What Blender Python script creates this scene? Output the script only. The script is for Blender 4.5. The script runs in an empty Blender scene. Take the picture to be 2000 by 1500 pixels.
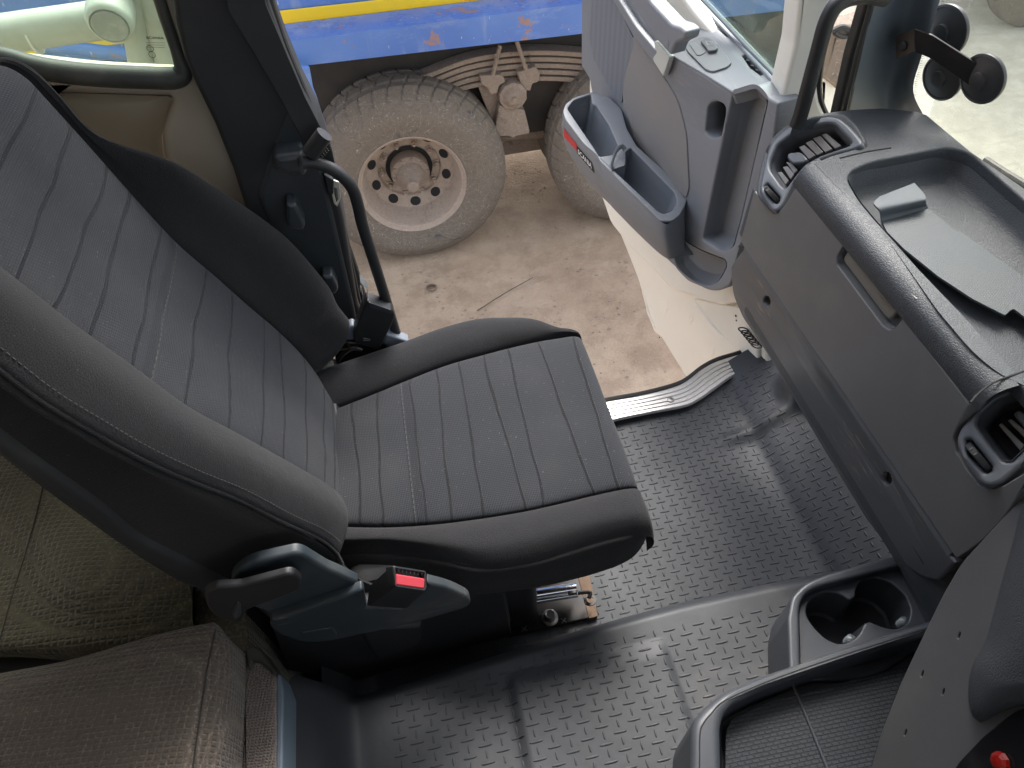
import bpy, math, random
import numpy as np
from mathutils import Vector, Matrix
from mathutils.geometry import tessellate_polygon
random.seed(7)
R_=math.radians
S=bpy.context.scene
# ------------------------------------------------------------ camera, light
FP=1340.0
def nrm(v):
    v=np.array(v,float); return v/np.linalg.norm(v)
Yc=nrm((-440,1600,-FP)); _D=(FP*FP-440*80)/1600.0
Zc=-nrm((80,-_D,-FP)); Xc=np.cross(Yc,Zc)
RM=np.array([Xc,Yc,Zc])
CAM=np.array([0,0,1.4])
cd=bpy.data.cameras.new('camera'); cam=bpy.data.objects.new('camera',cd); S.collection.objects.link(cam)
cd.sensor_fit='HORIZONTAL'; cd.sensor_width=36; cd.lens=FP*36/2000; cd.clip_end=800; cd.clip_start=.02
cam.matrix_world=Matrix([[*RM[0],0],[*RM[1],0],[*RM[2],1.4],[0,0,0,1]]); S.camera=cam
SUN_EL,SUN_AZ=R_(50),R_(22)      # azimuth measured from +Y towards +X
w=bpy.data.worlds.new('World'); S.world=w; w.use_nodes=True
nt=w.node_tree; sky=nt.nodes.new('ShaderNodeTexSky'); sky.sky_type='NISHITA'; sky.sun_disc=False
sky.sun_elevation=SUN_EL; sky.sun_rotation=SUN_AZ; sky.dust_density=3.5; sky.air_density=1.0; sky.ozone_density=.6
hs=nt.nodes.new('ShaderNodeHueSaturation'); hs.inputs['Saturation'].default_value=.38
nt.links.new(sky.outputs[0],hs.inputs['Color'])
nt.links.new(hs.outputs[0],nt.nodes['Background'].inputs[0]); nt.nodes['Background'].inputs[1].default_value=.15
sl=bpy.data.lights.new('sun','SUN'); sl.energy=1.1; sl.angle=R_(25); sl.color=(1,.965,.92)
so=bpy.data.objects.new('sun',sl); S.collection.objects.link(so)
sd=Vector((math.sin(SUN_AZ)*math.cos(SUN_EL),math.cos(SUN_AZ)*math.cos(SUN_EL),math.sin(SUN_EL)))
so.rotation_euler=sd.to_track_quat('Z','Y').to_euler()
S.view_settings.view_transform='Standard'; S.view_settings.look='None'; S.view_settings.gamma=1
S.view_settings.exposure=2.1
S.render.engine='CYCLES'; S.cycles.use_denoising=True; S.cycles.max_bounces=10; S.cycles.diffuse_bounces=5
S.cycles.transparent_max_bounces=12
# ------------------------------------------------------------ helpers
def ray(x,y): return nrm(RM@np.array([x-1000,-(y-750),-FP]))
class Pl:
    def __init__(s,P0,N):
        s.P=np.array(P0,float); s.N=nrm(N)
        if (CAM-s.P)@s.N<0: s.N=-s.N
        v=np.array([0,0,1.]) if abs(s.N[2])<.9 else np.array([0,1.,0])
        s.V=nrm(v-(v@s.N)*s.N); s.U=np.cross(s.V,s.N)
    def hit(s,x,y,off=0):
        d=ray(x,y); P=s.P+s.N*off; return CAM+d*(((P-CAM)@s.N)/(d@s.N))
    def to2(s,p): q=np.array(p)-s.P; return (q@s.U,q@s.V)
    def to3(s,p,off=0): return s.P+s.U*p[0]+s.V*p[1]+s.N*off
    def off(s,o): q=Pl(s.P+s.N*o,s.N); return q
def PX(v): return Pl((v,0,0),(1,0,0))
def PY(v): return Pl((0,v,0),(0,1,0))
def PZ(v): return Pl((0,0,v),(0,0,1))
def P3(a,b,c): return Pl(a,np.cross(np.array(b)-a,np.array(c)-a))
def rnd(pts,r=0,n=5):
    if r==0 and all(len(p)<3 for p in pts): return [tuple(p[:2]) for p in pts]
    out=[];L=len(pts)
    for i,p in enumerate(pts):
        rr=p[2] if len(p)>2 else r
        q=np.array(p[:2],float); a=np.array(pts[i-1][:2],float); b=np.array(pts[(i+1)%L][:2],float)
        la=np.linalg.norm(a-q); lb=np.linalg.norm(b-q)
        ra=min(rr,la*.48); rb=min(rr,lb*.48)
        if ra<1e-6 or rb<1e-6: out.append(tuple(q)); continue
        A=q+(a-q)/la*ra; B=q+(b-q)/lb*rb
        for k in range(n+1):
            t=k/n; out.append(tuple((1-t)**2*A+2*t*(1-t)*q+t*t*B))
    return out
def cr(pts,n=6,closed=False):
    P=[np.array(p,float) for p in pts]; L=len(P); out=[]
    m=L if closed else L-1
    for i in range(m):
        if closed: p0,p1,p2,p3=P[i-1],P[i],P[(i+1)%L],P[(i+2)%L]
        else:
            p1,p2=P[i],P[i+1]; p0=P[i-1] if i>0 else 2*p1-p2; p3=P[i+2] if i+2<L else 2*p2-p1
        for k in range(n):
            t=k/n
            out.append(.5*((2*p1)+(-p0+p2)*t+(2*p0-5*p1+4*p2-p3)*t*t+(-p0+3*p1-3*p2+p3)*t**3))
    if not closed: out.append(P[-1])
    return out
def area(p):
    return .5*sum(p[i-1][0]*p[i][1]-p[i][0]*p[i-1][1] for i in range(len(p)))
def inset(p,d):  # ccw polygon shrunk by d
    out=[];L=len(p)
    for i in range(L):
        a=np.array(p[i-1]);q=np.array(p[i]);b=np.array(p[(i+1)%L])
        e1=q-a;e2=b-q
        l1=np.linalg.norm(e1);l2=np.linalg.norm(e2)
        if l1<1e-9 or l2<1e-9: out.append(tuple(q)); continue
        n1=np.array([-e1[1],e1[0]])/l1;n2=np.array([-e2[1],e2[0]])/l2
        m=n1+n2; lm=m@m
        if lm<.3: m=n1;s=1
        else: s=2/lm
        out.append(tuple(q+m*s*d))
    return out
class MB:
    def __init__(s): s.v=[];s.f=[];s.m=[];s.uv={}
    def vert(s,p): s.v.append(tuple(map(float,p))); return len(s.v)-1
    def face(s,idx,m=0,uv=None):
        idx=list(idx)
        if len(set(idx))<3: return
        if uv: s.uv[len(s.f)]=uv
        s.f.append(idx); s.m.append(m)
    def rings(s,rs,cap0=False,cap1=False,m=0,closed=True,uvs=None):
        ids=[[s.vert(p) for p in r] for r in rs]; n=len(rs[0])
        for j in range(len(rs)-1):
            for i in range(n if closed else n-1):
                k=(i+1)%n
                uv=None
                if uvs: uv=[uvs[j][i],uvs[j][k],uvs[j+1][k],uvs[j+1][i]]
                s.face((ids[j][i],ids[j][k],ids[j+1][k],ids[j+1][i]),m,uv)
        for c,r in ((cap0,0),(cap1,-1)):
            if c: s.cap(ids[r],m)
        return ids
    def cap(s,ids,m=0):
        for t in tessellate_polygon([[Vector(s.v[i]) for i in ids]]): s.face([ids[k] for k in t],m)
    def plate(s,pl,pts,holes=(),off=0,th=.01,bev=.002,seg=3,m=0,back=False,world2=False):
        """pts/holes: pixel outlines traced on plane pl (off=0 hit at offset off) or 2D plane coords (world2)"""
        cv=lambda q:[(pl.to2(pl.hit(x,y,off)) if not world2 else (x,y)) for x,y in q]
        o=cv(pts); 
        if area(o)<0:o=o[::-1]
        hs=[]
        for h in holes:
            h=cv(h)
            if area(h)<0:h=h[::-1]
            hs.append(h)
        def wall(loop,sgn):
            rs=[]
            for k in range(seg+1):
                a=math.pi/2*k/seg if seg else 0
                rs.append([pl.to3(q,off-bev*(1-math.cos(a))) for q in inset(loop,sgn*bev*(1-math.sin(a)))])
            rs.append([pl.to3(q,off-th) for q in loop])
            return s.rings(rs,m=m)[0] if True else None
        ids=[];polys=[]
        for loop,sg in [(o,1)]+[(h,-1) for h in hs]:
            i0=wall(loop,sg); ids+=i0; polys.append([Vector((*pl.to2(s.v[i]),0)) for i in i0])
        for t in tessellate_polygon(polys): s.face([ids[k] for k in t],m)
        if back:
            ids=[s.vert(pl.to3(q,off-th)) for q in o]; s.cap(ids,m)
    def tub(s,pl,pts,off=0,prof=((0,0),(.0,-.02)),m=0,mcap=None,world2=False,cap=True):
        """recess: prof = (inset, depth) steps; last one is capped"""
        o=[(pl.to2(pl.hit(x,y,off)) if not world2 else (x,y)) for x,y in pts]
        if area(o)<0:o=o[::-1]
        rs=[[pl.to3(q,off+d) for q in inset(o,i)] for i,d in prof]
        ids=s.rings(rs,m=m)
        if cap: s.cap(ids[-1],m if mcap is None else mcap)
    def loft(s,rows,nu=6,nv=6,m=0,uvs=None,lin=False):
        A=[cr(r,nu) for r in rows]                # across
        n=len(A[0]); cols=[cr([a[i] for a in A],nv) for i in range(n)]
        R2=[[cols[i][j] for i in range(n)] for j in range(len(cols[0]))]
        U=None
        if uvs:
            (u0,u1),vf=uvs
            U=[[(u0+(u1-u0)*i/(n-1),vf(R2[j][i])) for i in range(n)] for j in range(len(R2))]
        return s.rings(R2,m=m,closed=False,uvs=U)
    def tube(s,pts,r,n=12,smooth=0,caps=True,m=0,flat=None,closed=False):
        P=cr(pts,smooth,closed) if smooth else [np.array(p,float) for p in pts]
        rs=[];L=len(P);up=None
        rr=r if hasattr(r,'__len__') else [r]*L
        if len(rr)!=L: rr=np.interp(np.linspace(0,1,L),np.linspace(0,1,len(rr)),rr)
        for i,p in enumerate(P):
            t=nrm((P[(i+1)%L] if (closed or i+1<L) else p)-(P[i-1] if (closed or i) else p))
            if up is None:
                up=np.array([0,0,1.]) if abs(t[2])<.9 else np.array([1.,0,0])
            up=nrm(up-(up@t)*t); sd_=np.cross(t,up)
            fl=1 if flat is None else flat
            rs.append([p+rr[i]*(math.cos(a)*sd_+fl*math.sin(a)*up) for a in (2*math.pi*k/n for k in range(n))])
        if closed: rs.append(rs[0])
        s.rings(rs,cap0=caps and not closed,cap1=caps and not closed,m=m)
    def lathe(s,c,axis,prof,n=48,cap0=False,cap1=False,m=0,a0=0,a1=2*math.pi,disp=None,ref=None):
        """prof=(r,h) along axis from c"""
        ax=nrm(axis); rf=np.array(ref if ref is not None else ((0,0,1) if abs(ax[2])<.9 else (1,0,0)),float)
        e1=nrm(rf-(rf@ax)*ax); e2=np.cross(ax,e1); full=abs(a1-a0-2*math.pi)<1e-6
        k=n if full else n+1; rs=[]
        for (r,h) in prof:
            ring=[]
            for i in range(k):
                a=a0+(a1-a0)*i/n; q=r+(disp(a,h,r) if disp else 0)
                ring.append(np.array(c)+ax*h+q*(math.cos(a)*e1+math.sin(a)*e2))
            rs.append(ring)
        s.rings(rs,cap0=cap0,cap1=cap1,m=m,closed=full)
    def box(s,a,b,bev=.003,m=0,M=None):
        """rounded box between corners, optional 4x4 M"""
        a=np.array(a,float);b=np.array(b,float)
        x0,y0,z0=np.minimum(a,b);x1,y1,z1=np.maximum(a,b)
        bev=min(bev,(x1-x0)*.45,(y1-y0)*.45,(z1-z0)*.45)
        base=rnd([(x0,y0),(x1,y0),(x1,y1),(x0,y1)],bev*1.5,3)
        rs=[]
        for ins,z in ((bev,z0),(bev*.3,z0+bev*.3),(0,z0+bev),(0,z1-bev),(bev*.3,z1-bev*.3),(bev,z1)):
            rs.append([(p[0],p[1],z) for p in inset(base,ins)])
        if M is not None: rs=[[tuple(M@Vector(p)) for p in r] for r in rs]
        s.rings(rs,cap0=True,cap1=True,m=m)
def inpoly(x,y,P):
    c=False
    for i in range(len(P)):
        (x1,y1),(x2,y2)=P[i-1][:2],P[i][:2]
        if (y1>y)!=(y2>y) and x<(x2-x1)*(y-y1)/(y2-y1)+x1: c=not c
    return c
def cut(mb,polys):
    keep=[]
    for k,f in enumerate(mb.f):
        c=np.mean([mb.v[i] for i in f],axis=0); q=RM.T@(c-CAM); x,y=1000+FP*q[0]/-q[2],750-FP*q[1]/-q[2]
        if not any(inpoly(x,y,P) for P in polys): keep.append(k)
    mb.f=[mb.f[k] for k in keep]; mb.m=[mb.m[k] for k in keep]; mb.uv={}
def surf(o,base,x,y,off=0):
    d=Vector(ray(x,y)); ok,loc,nr,_=o.ray_cast(Vector(CAM-np.array(base)),d)
    if not ok: return None
    if nr.dot(d)>0: nr=-nr
    return np.array(loc)+np.array(base)+np.array(nr)*off
def decal(mb,o,base,quad,nu=8,nv=4,off=.001,m=0):
    """thin plate lying on o: quad of 4 image corners"""
    q=[np.array(p,float) for p in quad]; ids=[]
    for j in range(nv+1):
        r=[]
        for i in range(nu+1):
            u,v=i/nu,j/nv; p=(q[0]*(1-u)+q[1]*u)*(1-v)+(q[3]*(1-u)+q[2]*u)*v
            s_=surf(o,base,*p,off); r.append(None if s_ is None else mb.vert(s_))
        ids.append(r)
    for j in range(nv):
        for i in range(nu):
            f=(ids[j][i],ids[j][i+1],ids[j+1][i+1],ids[j+1][i])
            if None not in f: mb.face(f,m)
def text_on(mb,txt,o,base,pA,pB,pH,off=.0015,bold=0):
    t=MB(); P=Pl((1,0,0),(-1,0,0)); cu=bpy.data.curves.new('t','FONT'); cu.body=txt; cu.offset=bold; cu.resolution_u=3
    oo=bpy.data.objects.new('t',cu); S.collection.objects.link(oo)
    me=bpy.data.meshes.new_from_object(oo.evaluated_get(bpy.context.evaluated_depsgraph_get())); bpy.data.objects.remove(oo); bpy.data.curves.remove(cu)
    xs=[v.co.x for v in me.vertices]; ys=[v.co.y for v in me.vertices]; x0,x1,y0,y1=min(xs),max(xs),min(ys),max(ys)
    A,B,H=map(lambda p:np.array(p,float),(pA,pB,pH)); b=len(mb.v)
    for v in me.vertices:
        p=A+(B-A)*((v.co.x-x0)/(x1-x0))+(H-A)*((v.co.y-y0)/(y1-y0)); mb.vert(surf(o,base,p[0],p[1],off))
    for p in me.polygons: mb.face([b+i for i in p.vertices])
    bpy.data.meshes.remove(me)
def text(mb,txt,pl,pA,pB,hpx_up,off=.0005,th=.0006,bold=.0,m=0):
    """text from pixel pA to pixel pB (baseline) on plane; hpx_up: pixel of cap top above pA"""
    cu=bpy.data.curves.new('t','FONT'); cu.body=txt; cu.offset=bold; cu.size=1; cu.resolution_u=3
    o=bpy.data.objects.new('t',cu); S.collection.objects.link(o)
    me=bpy.data.meshes.new_from_object(o.evaluated_get(bpy.context.evaluated_depsgraph_get()))
    bpy.data.objects.remove(o); bpy.data.curves.remove(cu)
    xs=[v.co.x for v in me.vertices]; ys=[v.co.y for v in me.vertices]
    x0,x1,y0,y1=min(xs),max(xs),min(ys),max(ys)
    A=pl.hit(*pA,off);B=pl.hit(*pB,off);H=pl.hit(*hpx_up,off)
    base=len(mb.v)
    for v in me.vertices: mb.vert(A+(B-A)*((v.co.x-x0)/(x1-x0))+(H-A)*((v.co.y-y0)/(y1-y0)))
    for p in me.polygons: mb.face([base+i for i in p.vertices],m)
    bpy.data.meshes.remove(me)
def link(name,mb,mats,parent=None,base=(0,0,0),ang=35,**kw):
    me=bpy.data.meshes.new(name)
    b=np.array(base,float)
    me.from_pydata([tuple(np.array(v)-b) for v in mb.v],[],mb.f)
    if not isinstance(mats,(list,tuple)): mats=[mats]
    for m in mats: me.materials.append(m)
    me.polygons.foreach_set('material_index',mb.m)
    if mb.uv:
        uvl=me.uv_layers.new(name='UVMap')
        for p in me.polygons:
            u=mb.uv.get(p.index)
            if u:
                for k,li in enumerate(p.loop_indices): uvl.data[li].uv=u[k]
    me.validate(); 
    me.shade_smooth(); me.set_sharp_from_angle(angle=R_(ang))
    o=bpy.data.objects.new(name,me); S.collection.objects.link(o)
    if parent is not None: o.parent=parent
    else: o.location=base
    for k,v in kw.items(): o[k]=v
    return o
class Thing:
    def __init__(s,name,label,cat,base,group=None):
        e=bpy.data.objects.new(name,None); S.collection.objects.link(e); e.location=base; e.empty_display_size=.05
        e['label']=label; e['category']=cat
        if group: e['group']=group
        s.e=e; s.b=base
    def add(s,name,mb,mats,parent=None,ang=35,**kw):
        return link(name,mb,mats,parent or s.e,s.b,ang,**kw)
def single(name,mb,mats,label,cat,base=None,ang=35,**kw):
    if base is None: base=tuple(np.mean(np.array(mb.v),axis=0))
    return link(name,mb,mats,None,base,ang,label=label,category=cat,**kw)
def struct(name,mb,mats,ang=35,kind='structure',**kw): return link(name,mb,mats,None,(0,0,0),ang,kind=kind,**kw)
# ------------------------------------------------------------ materials
class NT:
    def __init__(s,name):
        s.m=bpy.data.materials.new(name); s.m.use_nodes=True; s.t=s.m.node_tree
        s.b=s.t.nodes['Principled BSDF']; s.o=s.t.nodes['Material Output']; s._tc=None
    def n(s,typ,**kw):
        x=s.t.nodes.new(typ)
        for k,v in kw.items():
            if isinstance(v,tuple) and k=='i': pass
            setattr(x,k,v)
        return x
    def tc(s,kind='Object'):
        if s._tc is None: s._tc=s.n('ShaderNodeTexCoord')
        return s._tc.outputs[kind]
    def l(s,a,b): s.t.links.new(a,b)
    def math(s,op,a,b=0,c=None,clamp=False):
        x=s.n('ShaderNodeMath',operation=op); x.use_clamp=clamp
        for i,v in enumerate((a,b,c)):
            if v is None: continue
            if isinstance(v,(int,float)): x.inputs[i].default_value=v
            else: s.l(v,x.inputs[i])
        return x.outputs[0]
    def map(s,src,scale=(1,1,1),rot=(0,0,0),loc=(0,0,0)):
        x=s.n('ShaderNodeMapping'); x.inputs['Scale'].default_value=scale; x.inputs['Rotation'].default_value=rot; x.inputs['Location'].default_value=loc
        s.l(src,x.inputs[0]); return x.outputs[0]
    def noise(s,scale,detail=3,vec=None,rough=.55,dist=0):
        x=s.n('ShaderNodeTexNoise'); x.inputs['Scale'].default_value=scale; x.inputs['Detail'].default_value=detail
        x.inputs['Roughness'].default_value=rough; x.inputs['Distortion'].default_value=dist
        s.l(vec if vec is not None else s.tc(),x.inputs['Vector']); return x.outputs[0]
    def ramp(s,src,a,b,lo=0,hi=1):
        x=s.n('ShaderNodeMapRange'); x.interpolation_type='SMOOTHSTEP'
        for i,v in zip((1,2,3,4),(a,b,lo,hi)): x.inputs[i].default_value=v
        s.l(src,x.inputs[0]); return x.outputs[0]
    def mix(s,f,a,b):
        x=s.n('ShaderNodeMix',data_type='RGBA'); 
        if isinstance(f,(int,float)): x.inputs[0].default_value=f
        else: s.l(f,x.inputs[0])
        for i,v in ((6,a),(7,b)):
            if isinstance(v,tuple): x.inputs[i].default_value=(*v,1)
            else: s.l(v,x.inputs[i])
        return x.outputs[2]
    def bump(s,h,dist=.001,strength=1,prev=None):
        x=s.n('ShaderNodeBump'); x.inputs['Distance'].default_value=dist; x.inputs['Strength'].default_value=strength
        s.l(h,x.inputs['Height'])
        if prev is not None: s.l(prev,x.inputs['Normal'])
        return x.outputs[0]
    def out(s,col=None,rough=None,nor=None,metal=None,spec=None):
        for k,v in (('Base Color',col),('Roughness',rough),('Normal',nor),('Metallic',metal),('Specular IOR Level',spec)):
            if v is None: continue
            if isinstance(v,tuple): s.b.inputs[k].default_value=(*v,1)
            elif isinstance(v,(int,float)): s.b.inputs[k].default_value=v
            else: s.l(v,s.b.inputs[k])
        return s.m
def plastic(name,col,rough=.5,grain=900,gd=.00025,dust=.12,dcol=(.3,.28,.25),spec=.5,scr=0):
    """moulded plastic with fine grain, faint dust clouds and optional scratches"""
    t=NT(name)
    c1=t.noise(9,4); f=t.ramp(c1,.45,.8,0,dust)
    col2=t.mix(f,col,dcol)
    sp=t.noise(420,2); f2=t.ramp(sp,.72,.78,0,.25*min(1,dust*6))
    col3=t.mix(f2,col2,(.4,.38,.35))
    if scr:
        v=t.map(t.tc(),(14,14,260),(R_(12),R_(20),0)); ns=t.noise(1.2,3,v); big=t.noise(5,2)
        fs=t.math('MULTIPLY',t.ramp(ns,.6,.68),t.ramp(big,.52,.62,0,scr)); col3=t.mix(fs,col3,(.42,.36,.28))
    g=t.noise(grain,2); r=t.math('ADD',t.math('MULTIPLY',t.noise(6,3),.16),rough-.08)
    return t.out(col3,r,t.bump(g,gd,.6),spec=spec)
def leather(name,col,rough=.42,scale=290):
    t=NT(name); v=t.n('ShaderNodeTexVoronoi',feature='DISTANCE_TO_EDGE'); v.inputs['Scale'].default_value=scale
    nz=t.n('ShaderNodeTexNoise'); nz.inputs['Scale'].default_value=90; t.l(t.tc(),nz.inputs[0])
    mv=t.n('ShaderNodeVectorMath',operation='MULTIPLY_ADD'); t.l(nz.outputs[1],mv.inputs[0]); mv.inputs[1].default_value=(.008,.008,.008); t.l(t.tc(),mv.inputs[2])
    t.l(mv.outputs[0],v.inputs['Vector'])
    h=t.ramp(v.outputs[0],0,.22); c=t.mix(t.ramp(t.noise(8,3),.45,.8,0,.1),col,(.25,.24,.22))
    return t.out(c,rough,t.bump(h,.0006,.5))
def simple(name,col,rough=.5,metal=0,spec=.5,var=.0,dcol=(.3,.25,.2),sc=12):
    t=NT(name)
    if var:
        c=t.mix(t.ramp(t.noise(sc,5,rough=.65),.4,.75,0,var),col,dcol)
        return t.out(c,rough,metal=metal,spec=spec)
    return t.out(col,rough,metal=metal,spec=spec)
def fabric_lines(name,col,dark,lines,stitch,width=.0033):
    t=NT(name); uv=t.n('ShaderNodeSeparateXYZ'); t.l(t.tc('UV'),uv.inputs[0]); u,v=uv.outputs[0],uv.outputs[1]
    wob=t.noise(3.2,1,t.map(t.tc('UV'),(1.0,7,1))); wob=t.math('MULTIPLY',t.math('SUBTRACT',wob,.5),.016)
    jag=t.math('MULTIPLY',t.math('SUBTRACT',t.noise(420,1),.5),.0011)
    vv=t.math('ADD',t.math('ADD',v,wob),jag); tot=None
    for a,b in lines:   # a at u=0, b at u=1
        d=t.math('ABSOLUTE',t.math('SUBTRACT',t.math('SUBTRACT',vv,a),t.math('MULTIPLY',u,b-a)))
        k=t.ramp(d,width*.45,width*.8,1,0)
        tot=k if tot is None else t.math('MAXIMUM',tot,k)
    a,b=stitch
    d=t.math('SUBTRACT',t.math('SUBTRACT',v,a),t.math('MULTIPLY',u,b-a))
    st=t.math('MULTIPLY',t.ramp(t.math('ABSOLUTE',d),.0003,.0008,1,0),t.ramp(t.math('SINE',t.math('MULTIPLY',u,260)),-.3,.1,0,1))
    rib=t.ramp(t.math('ABSOLUTE',t.math('SUBTRACT',d,.008)),.0055,.007,1,0)
    wv=t.math('SINE',t.math('MULTIPLY',v,2*math.pi/.0026)); wx=t.math('SINE',t.math('MULTIPLY',t.math('ADD',u,t.math('MULTIPLY',v,.9)),2*math.pi*110))
    hgt=t.math('ADD',wv,t.math('MULTIPLY',wx,.6))
    c=t.mix(t.ramp(hgt,-1.2,1.2,.0,.35),col,tuple(x*1.9 for x in col))
    c=t.mix(t.ramp(t.noise(3.5,4),.4,.75,0,.16),c,(.12,.115,.11))
    c=t.mix(t.math('MULTIPLY',tot,.85),c,dark)
    c=t.mix(t.math('MULTIPLY',rib,.35),c,dark)
    c=t.mix(t.math('MULTIPLY',st,.5),c,(.13,.127,.12))
    c=t.mix(t.ramp(t.noise(420,1),.74,.78,0,.35),c,(.3,.29,.27))
    H=t.math('SUBTRACT',t.math('MULTIPLY',hgt,.12),t.math('ADD',tot,t.math('MULTIPLY',t.ramp(t.math('ABSOLUTE',d),0,.003,1,0),1.2)))
    s_=t.out(c,.9,t.bump(H,.0016,1),spec=.15); t.b.inputs['Sheen Weight'].default_value=.08; t.b.inputs['Sheen Roughness'].default_value=.5
    return s_
def cloth(name,col,scale=520,rough=.92,var=.1,vcol=(.1,.1,.1)):
    t=NT(name); w1=t.n('ShaderNodeTexWave'); w1.inputs['Scale'].default_value=scale; w1.bands_direction='DIAGONAL'
    w1.inputs['Distortion'].default_value=.4; t.l(t.tc(),w1.inputs[0])
    c=t.mix(t.ramp(t.noise(4,4),.4,.75,0,var),col,vcol)
    c=t.mix(t.math('MULTIPLY',w1.outputs[1],.12),c,tuple(x*1.7 for x in col))
    c=t.mix(t.ramp(t.noise(380,1),.76,.8,0,.25),c,(.3,.29,.27))
    m=t.out(c,rough,t.bump(t.math('ADD',t.math('ADD',t.math('MULTIPLY',w1.outputs[1],.2),t.math('MULTIPLY',t.noise(650,2),1.2)),t.math('MULTIPLY',t.noise(7,4),7)),.0010,.8),spec=.15)
    t.b.inputs['Sheen Weight'].default_value=.08
    return m
def hexcloth(name,col,line,scale=105,sx=1.,sy=1.35):
    """quilted upholstery: rows of small hexagonal pads with pale stitches"""
    t=NT(name); v=t.n('ShaderNodeTexVoronoi',feature='DISTANCE_TO_EDGE'); v.inputs['Scale'].default_value=scale; v.inputs['Randomness'].default_value=.12
    t.l(t.map(t.tc(),(sx,sy,1.),(0,0,R_(8))),v.inputs['Vector'])
    e=t.ramp(v.outputs[0],.02,.16,1,0); h=t.ramp(v.outputs[0],0,.35)
    c=t.mix(t.ramp(t.noise(2.6,4),.35,.75,0,.6),col,tuple(x*.62 for x in col))
    br=t.ramp(t.noise(scale*2.2,2),.5,.62,0,.7)
    c=t.mix(t.math('MULTIPLY',e,t.math('ADD',br,.12)),c,line)
    m=t.out(c,.95,t.bump(h,.0022,.9),spec=.15); t.b.inputs['Sheen Weight'].default_value=.2
    return m
def glass(name,tint=(.9,.95,.92),haze=.05,refl=1.0):
    t=NT(name); t.t.nodes.remove(t.b)
    tr=t.n('ShaderNodeBsdfTransparent'); tr.inputs[0].default_value=(*tint,1)
    gl=t.n('ShaderNodeBsdfGlossy'); gl.inputs['Roughness'].default_value=.02
    df=t.n('ShaderNodeBsdfDiffuse'); df.inputs[0].default_value=(.7,.72,.62,1)
    fr=t.n('ShaderNodeFresnel'); fr.inputs[0].default_value=1.5
    mx=t.n('ShaderNodeMixShader'); t.l(t.math('MULTIPLY',fr.outputs[0],refl),mx.inputs[0]); t.l(tr.outputs[0],mx.inputs[1]); t.l(gl.outputs[0],mx.inputs[2])
    m2=t.n('ShaderNodeMixShader'); t.l(t.ramp(t.noise(7,5,rough=.7),.35,.8,haze*.6,haze*1.8),m2.inputs[0]); t.l(mx.outputs[0],m2.inputs[1]); t.l(df.outputs[0],m2.inputs[2])
    t.l(m2.outputs[0],t.o.inputs[0]); return t.m
# base plastics
BLUEGREY=(.19,.202,.222); DASH=(.062,.067,.073)
m_door=plastic('door_trim_plastic',BLUEGREY,.5,dust=.1,scr=.25)
m_doordk=plastic('door_trim_dark',(.2,.22,.25),.5,dust=.1)
m_insert=plastic('door_insert_cloth',(.235,.226,.222),.85,1400,.0004,.3,(.3,.25,.2),.2)
m_dash=leather('dash_grained_skin',(.040,.045,.051),.55)
m_dashtop=leather('dash_top_skin',(.058,.068,.076),.52,480)
m_glove=plastic('glovebox_plastic',(.135,.136,.137),.42,dust=.18)
m_knee=plastic('knee_panel_plastic',(.072,.073,.076),.5,dust=.1)
m_lower=plastic('lower_panel_plastic',(.1,.107,.114),.47,500,.0005,.1,scr=.9)
m_black=plastic('black_plastic',(.013,.014,.016),.5,dust=.05)
m_blackmat=plastic('matt_black_trim',(.018,.0185,.02),.6,dust=.06)
m_teal=plastic('seat_base_plastic',(.022,.031,.038),.48,dust=.15,scr=.25)
m_slate=plastic('slate_plastic',(.026,.031,.036),.4,dust=.08)
m_vent=plastic('vent_frame_plastic',(.085,.093,.105),.38,dust=.08)
m_slat=plastic('vent_slat_plastic',(.15,.145,.14),.5,dust=.35,dcol=(.25,.2,.15))
m_gloss=simple('piano_black',(.01,.01,.011),.12)
m_handle=plastic('glovebox_handle_plastic',(.15,.148,.13),.3,dust=.05)
m_bronze=simple('letter_metal',(.25,.23,.19),.35,.6)
m_rubber=simple('black_rubber',(.014,.014,.014),.55,var=.35,dcol=(.08,.065,.05))
m_white=simple('white_paint',(.83,.81,.73),.35,var=.12,dcol=(.5,.43,.33),sc=6)
m_chrome=simple('chrome',(.75,.76,.78),.14,1)
m_steel=simple('worn_steel',(.35,.34,.33),.35,.9,var=.3,dcol=(.2,.13,.09))
m_blacksteel=simple('black_painted_steel',(.012,.012,.013),.3,.2,var=.25,dcol=(.1,.06,.035),sc=20)
m_red=simple('red_plastic',(.55,.035,.04),.35)
m_redbtn=simple('faded_red_plastic',(.42,.03,.045),.5)
m_hole=simple('dark_recess',(.006,.006,.007),.8)  # near-black; on flat discs it stands in for the shade of holes
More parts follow.
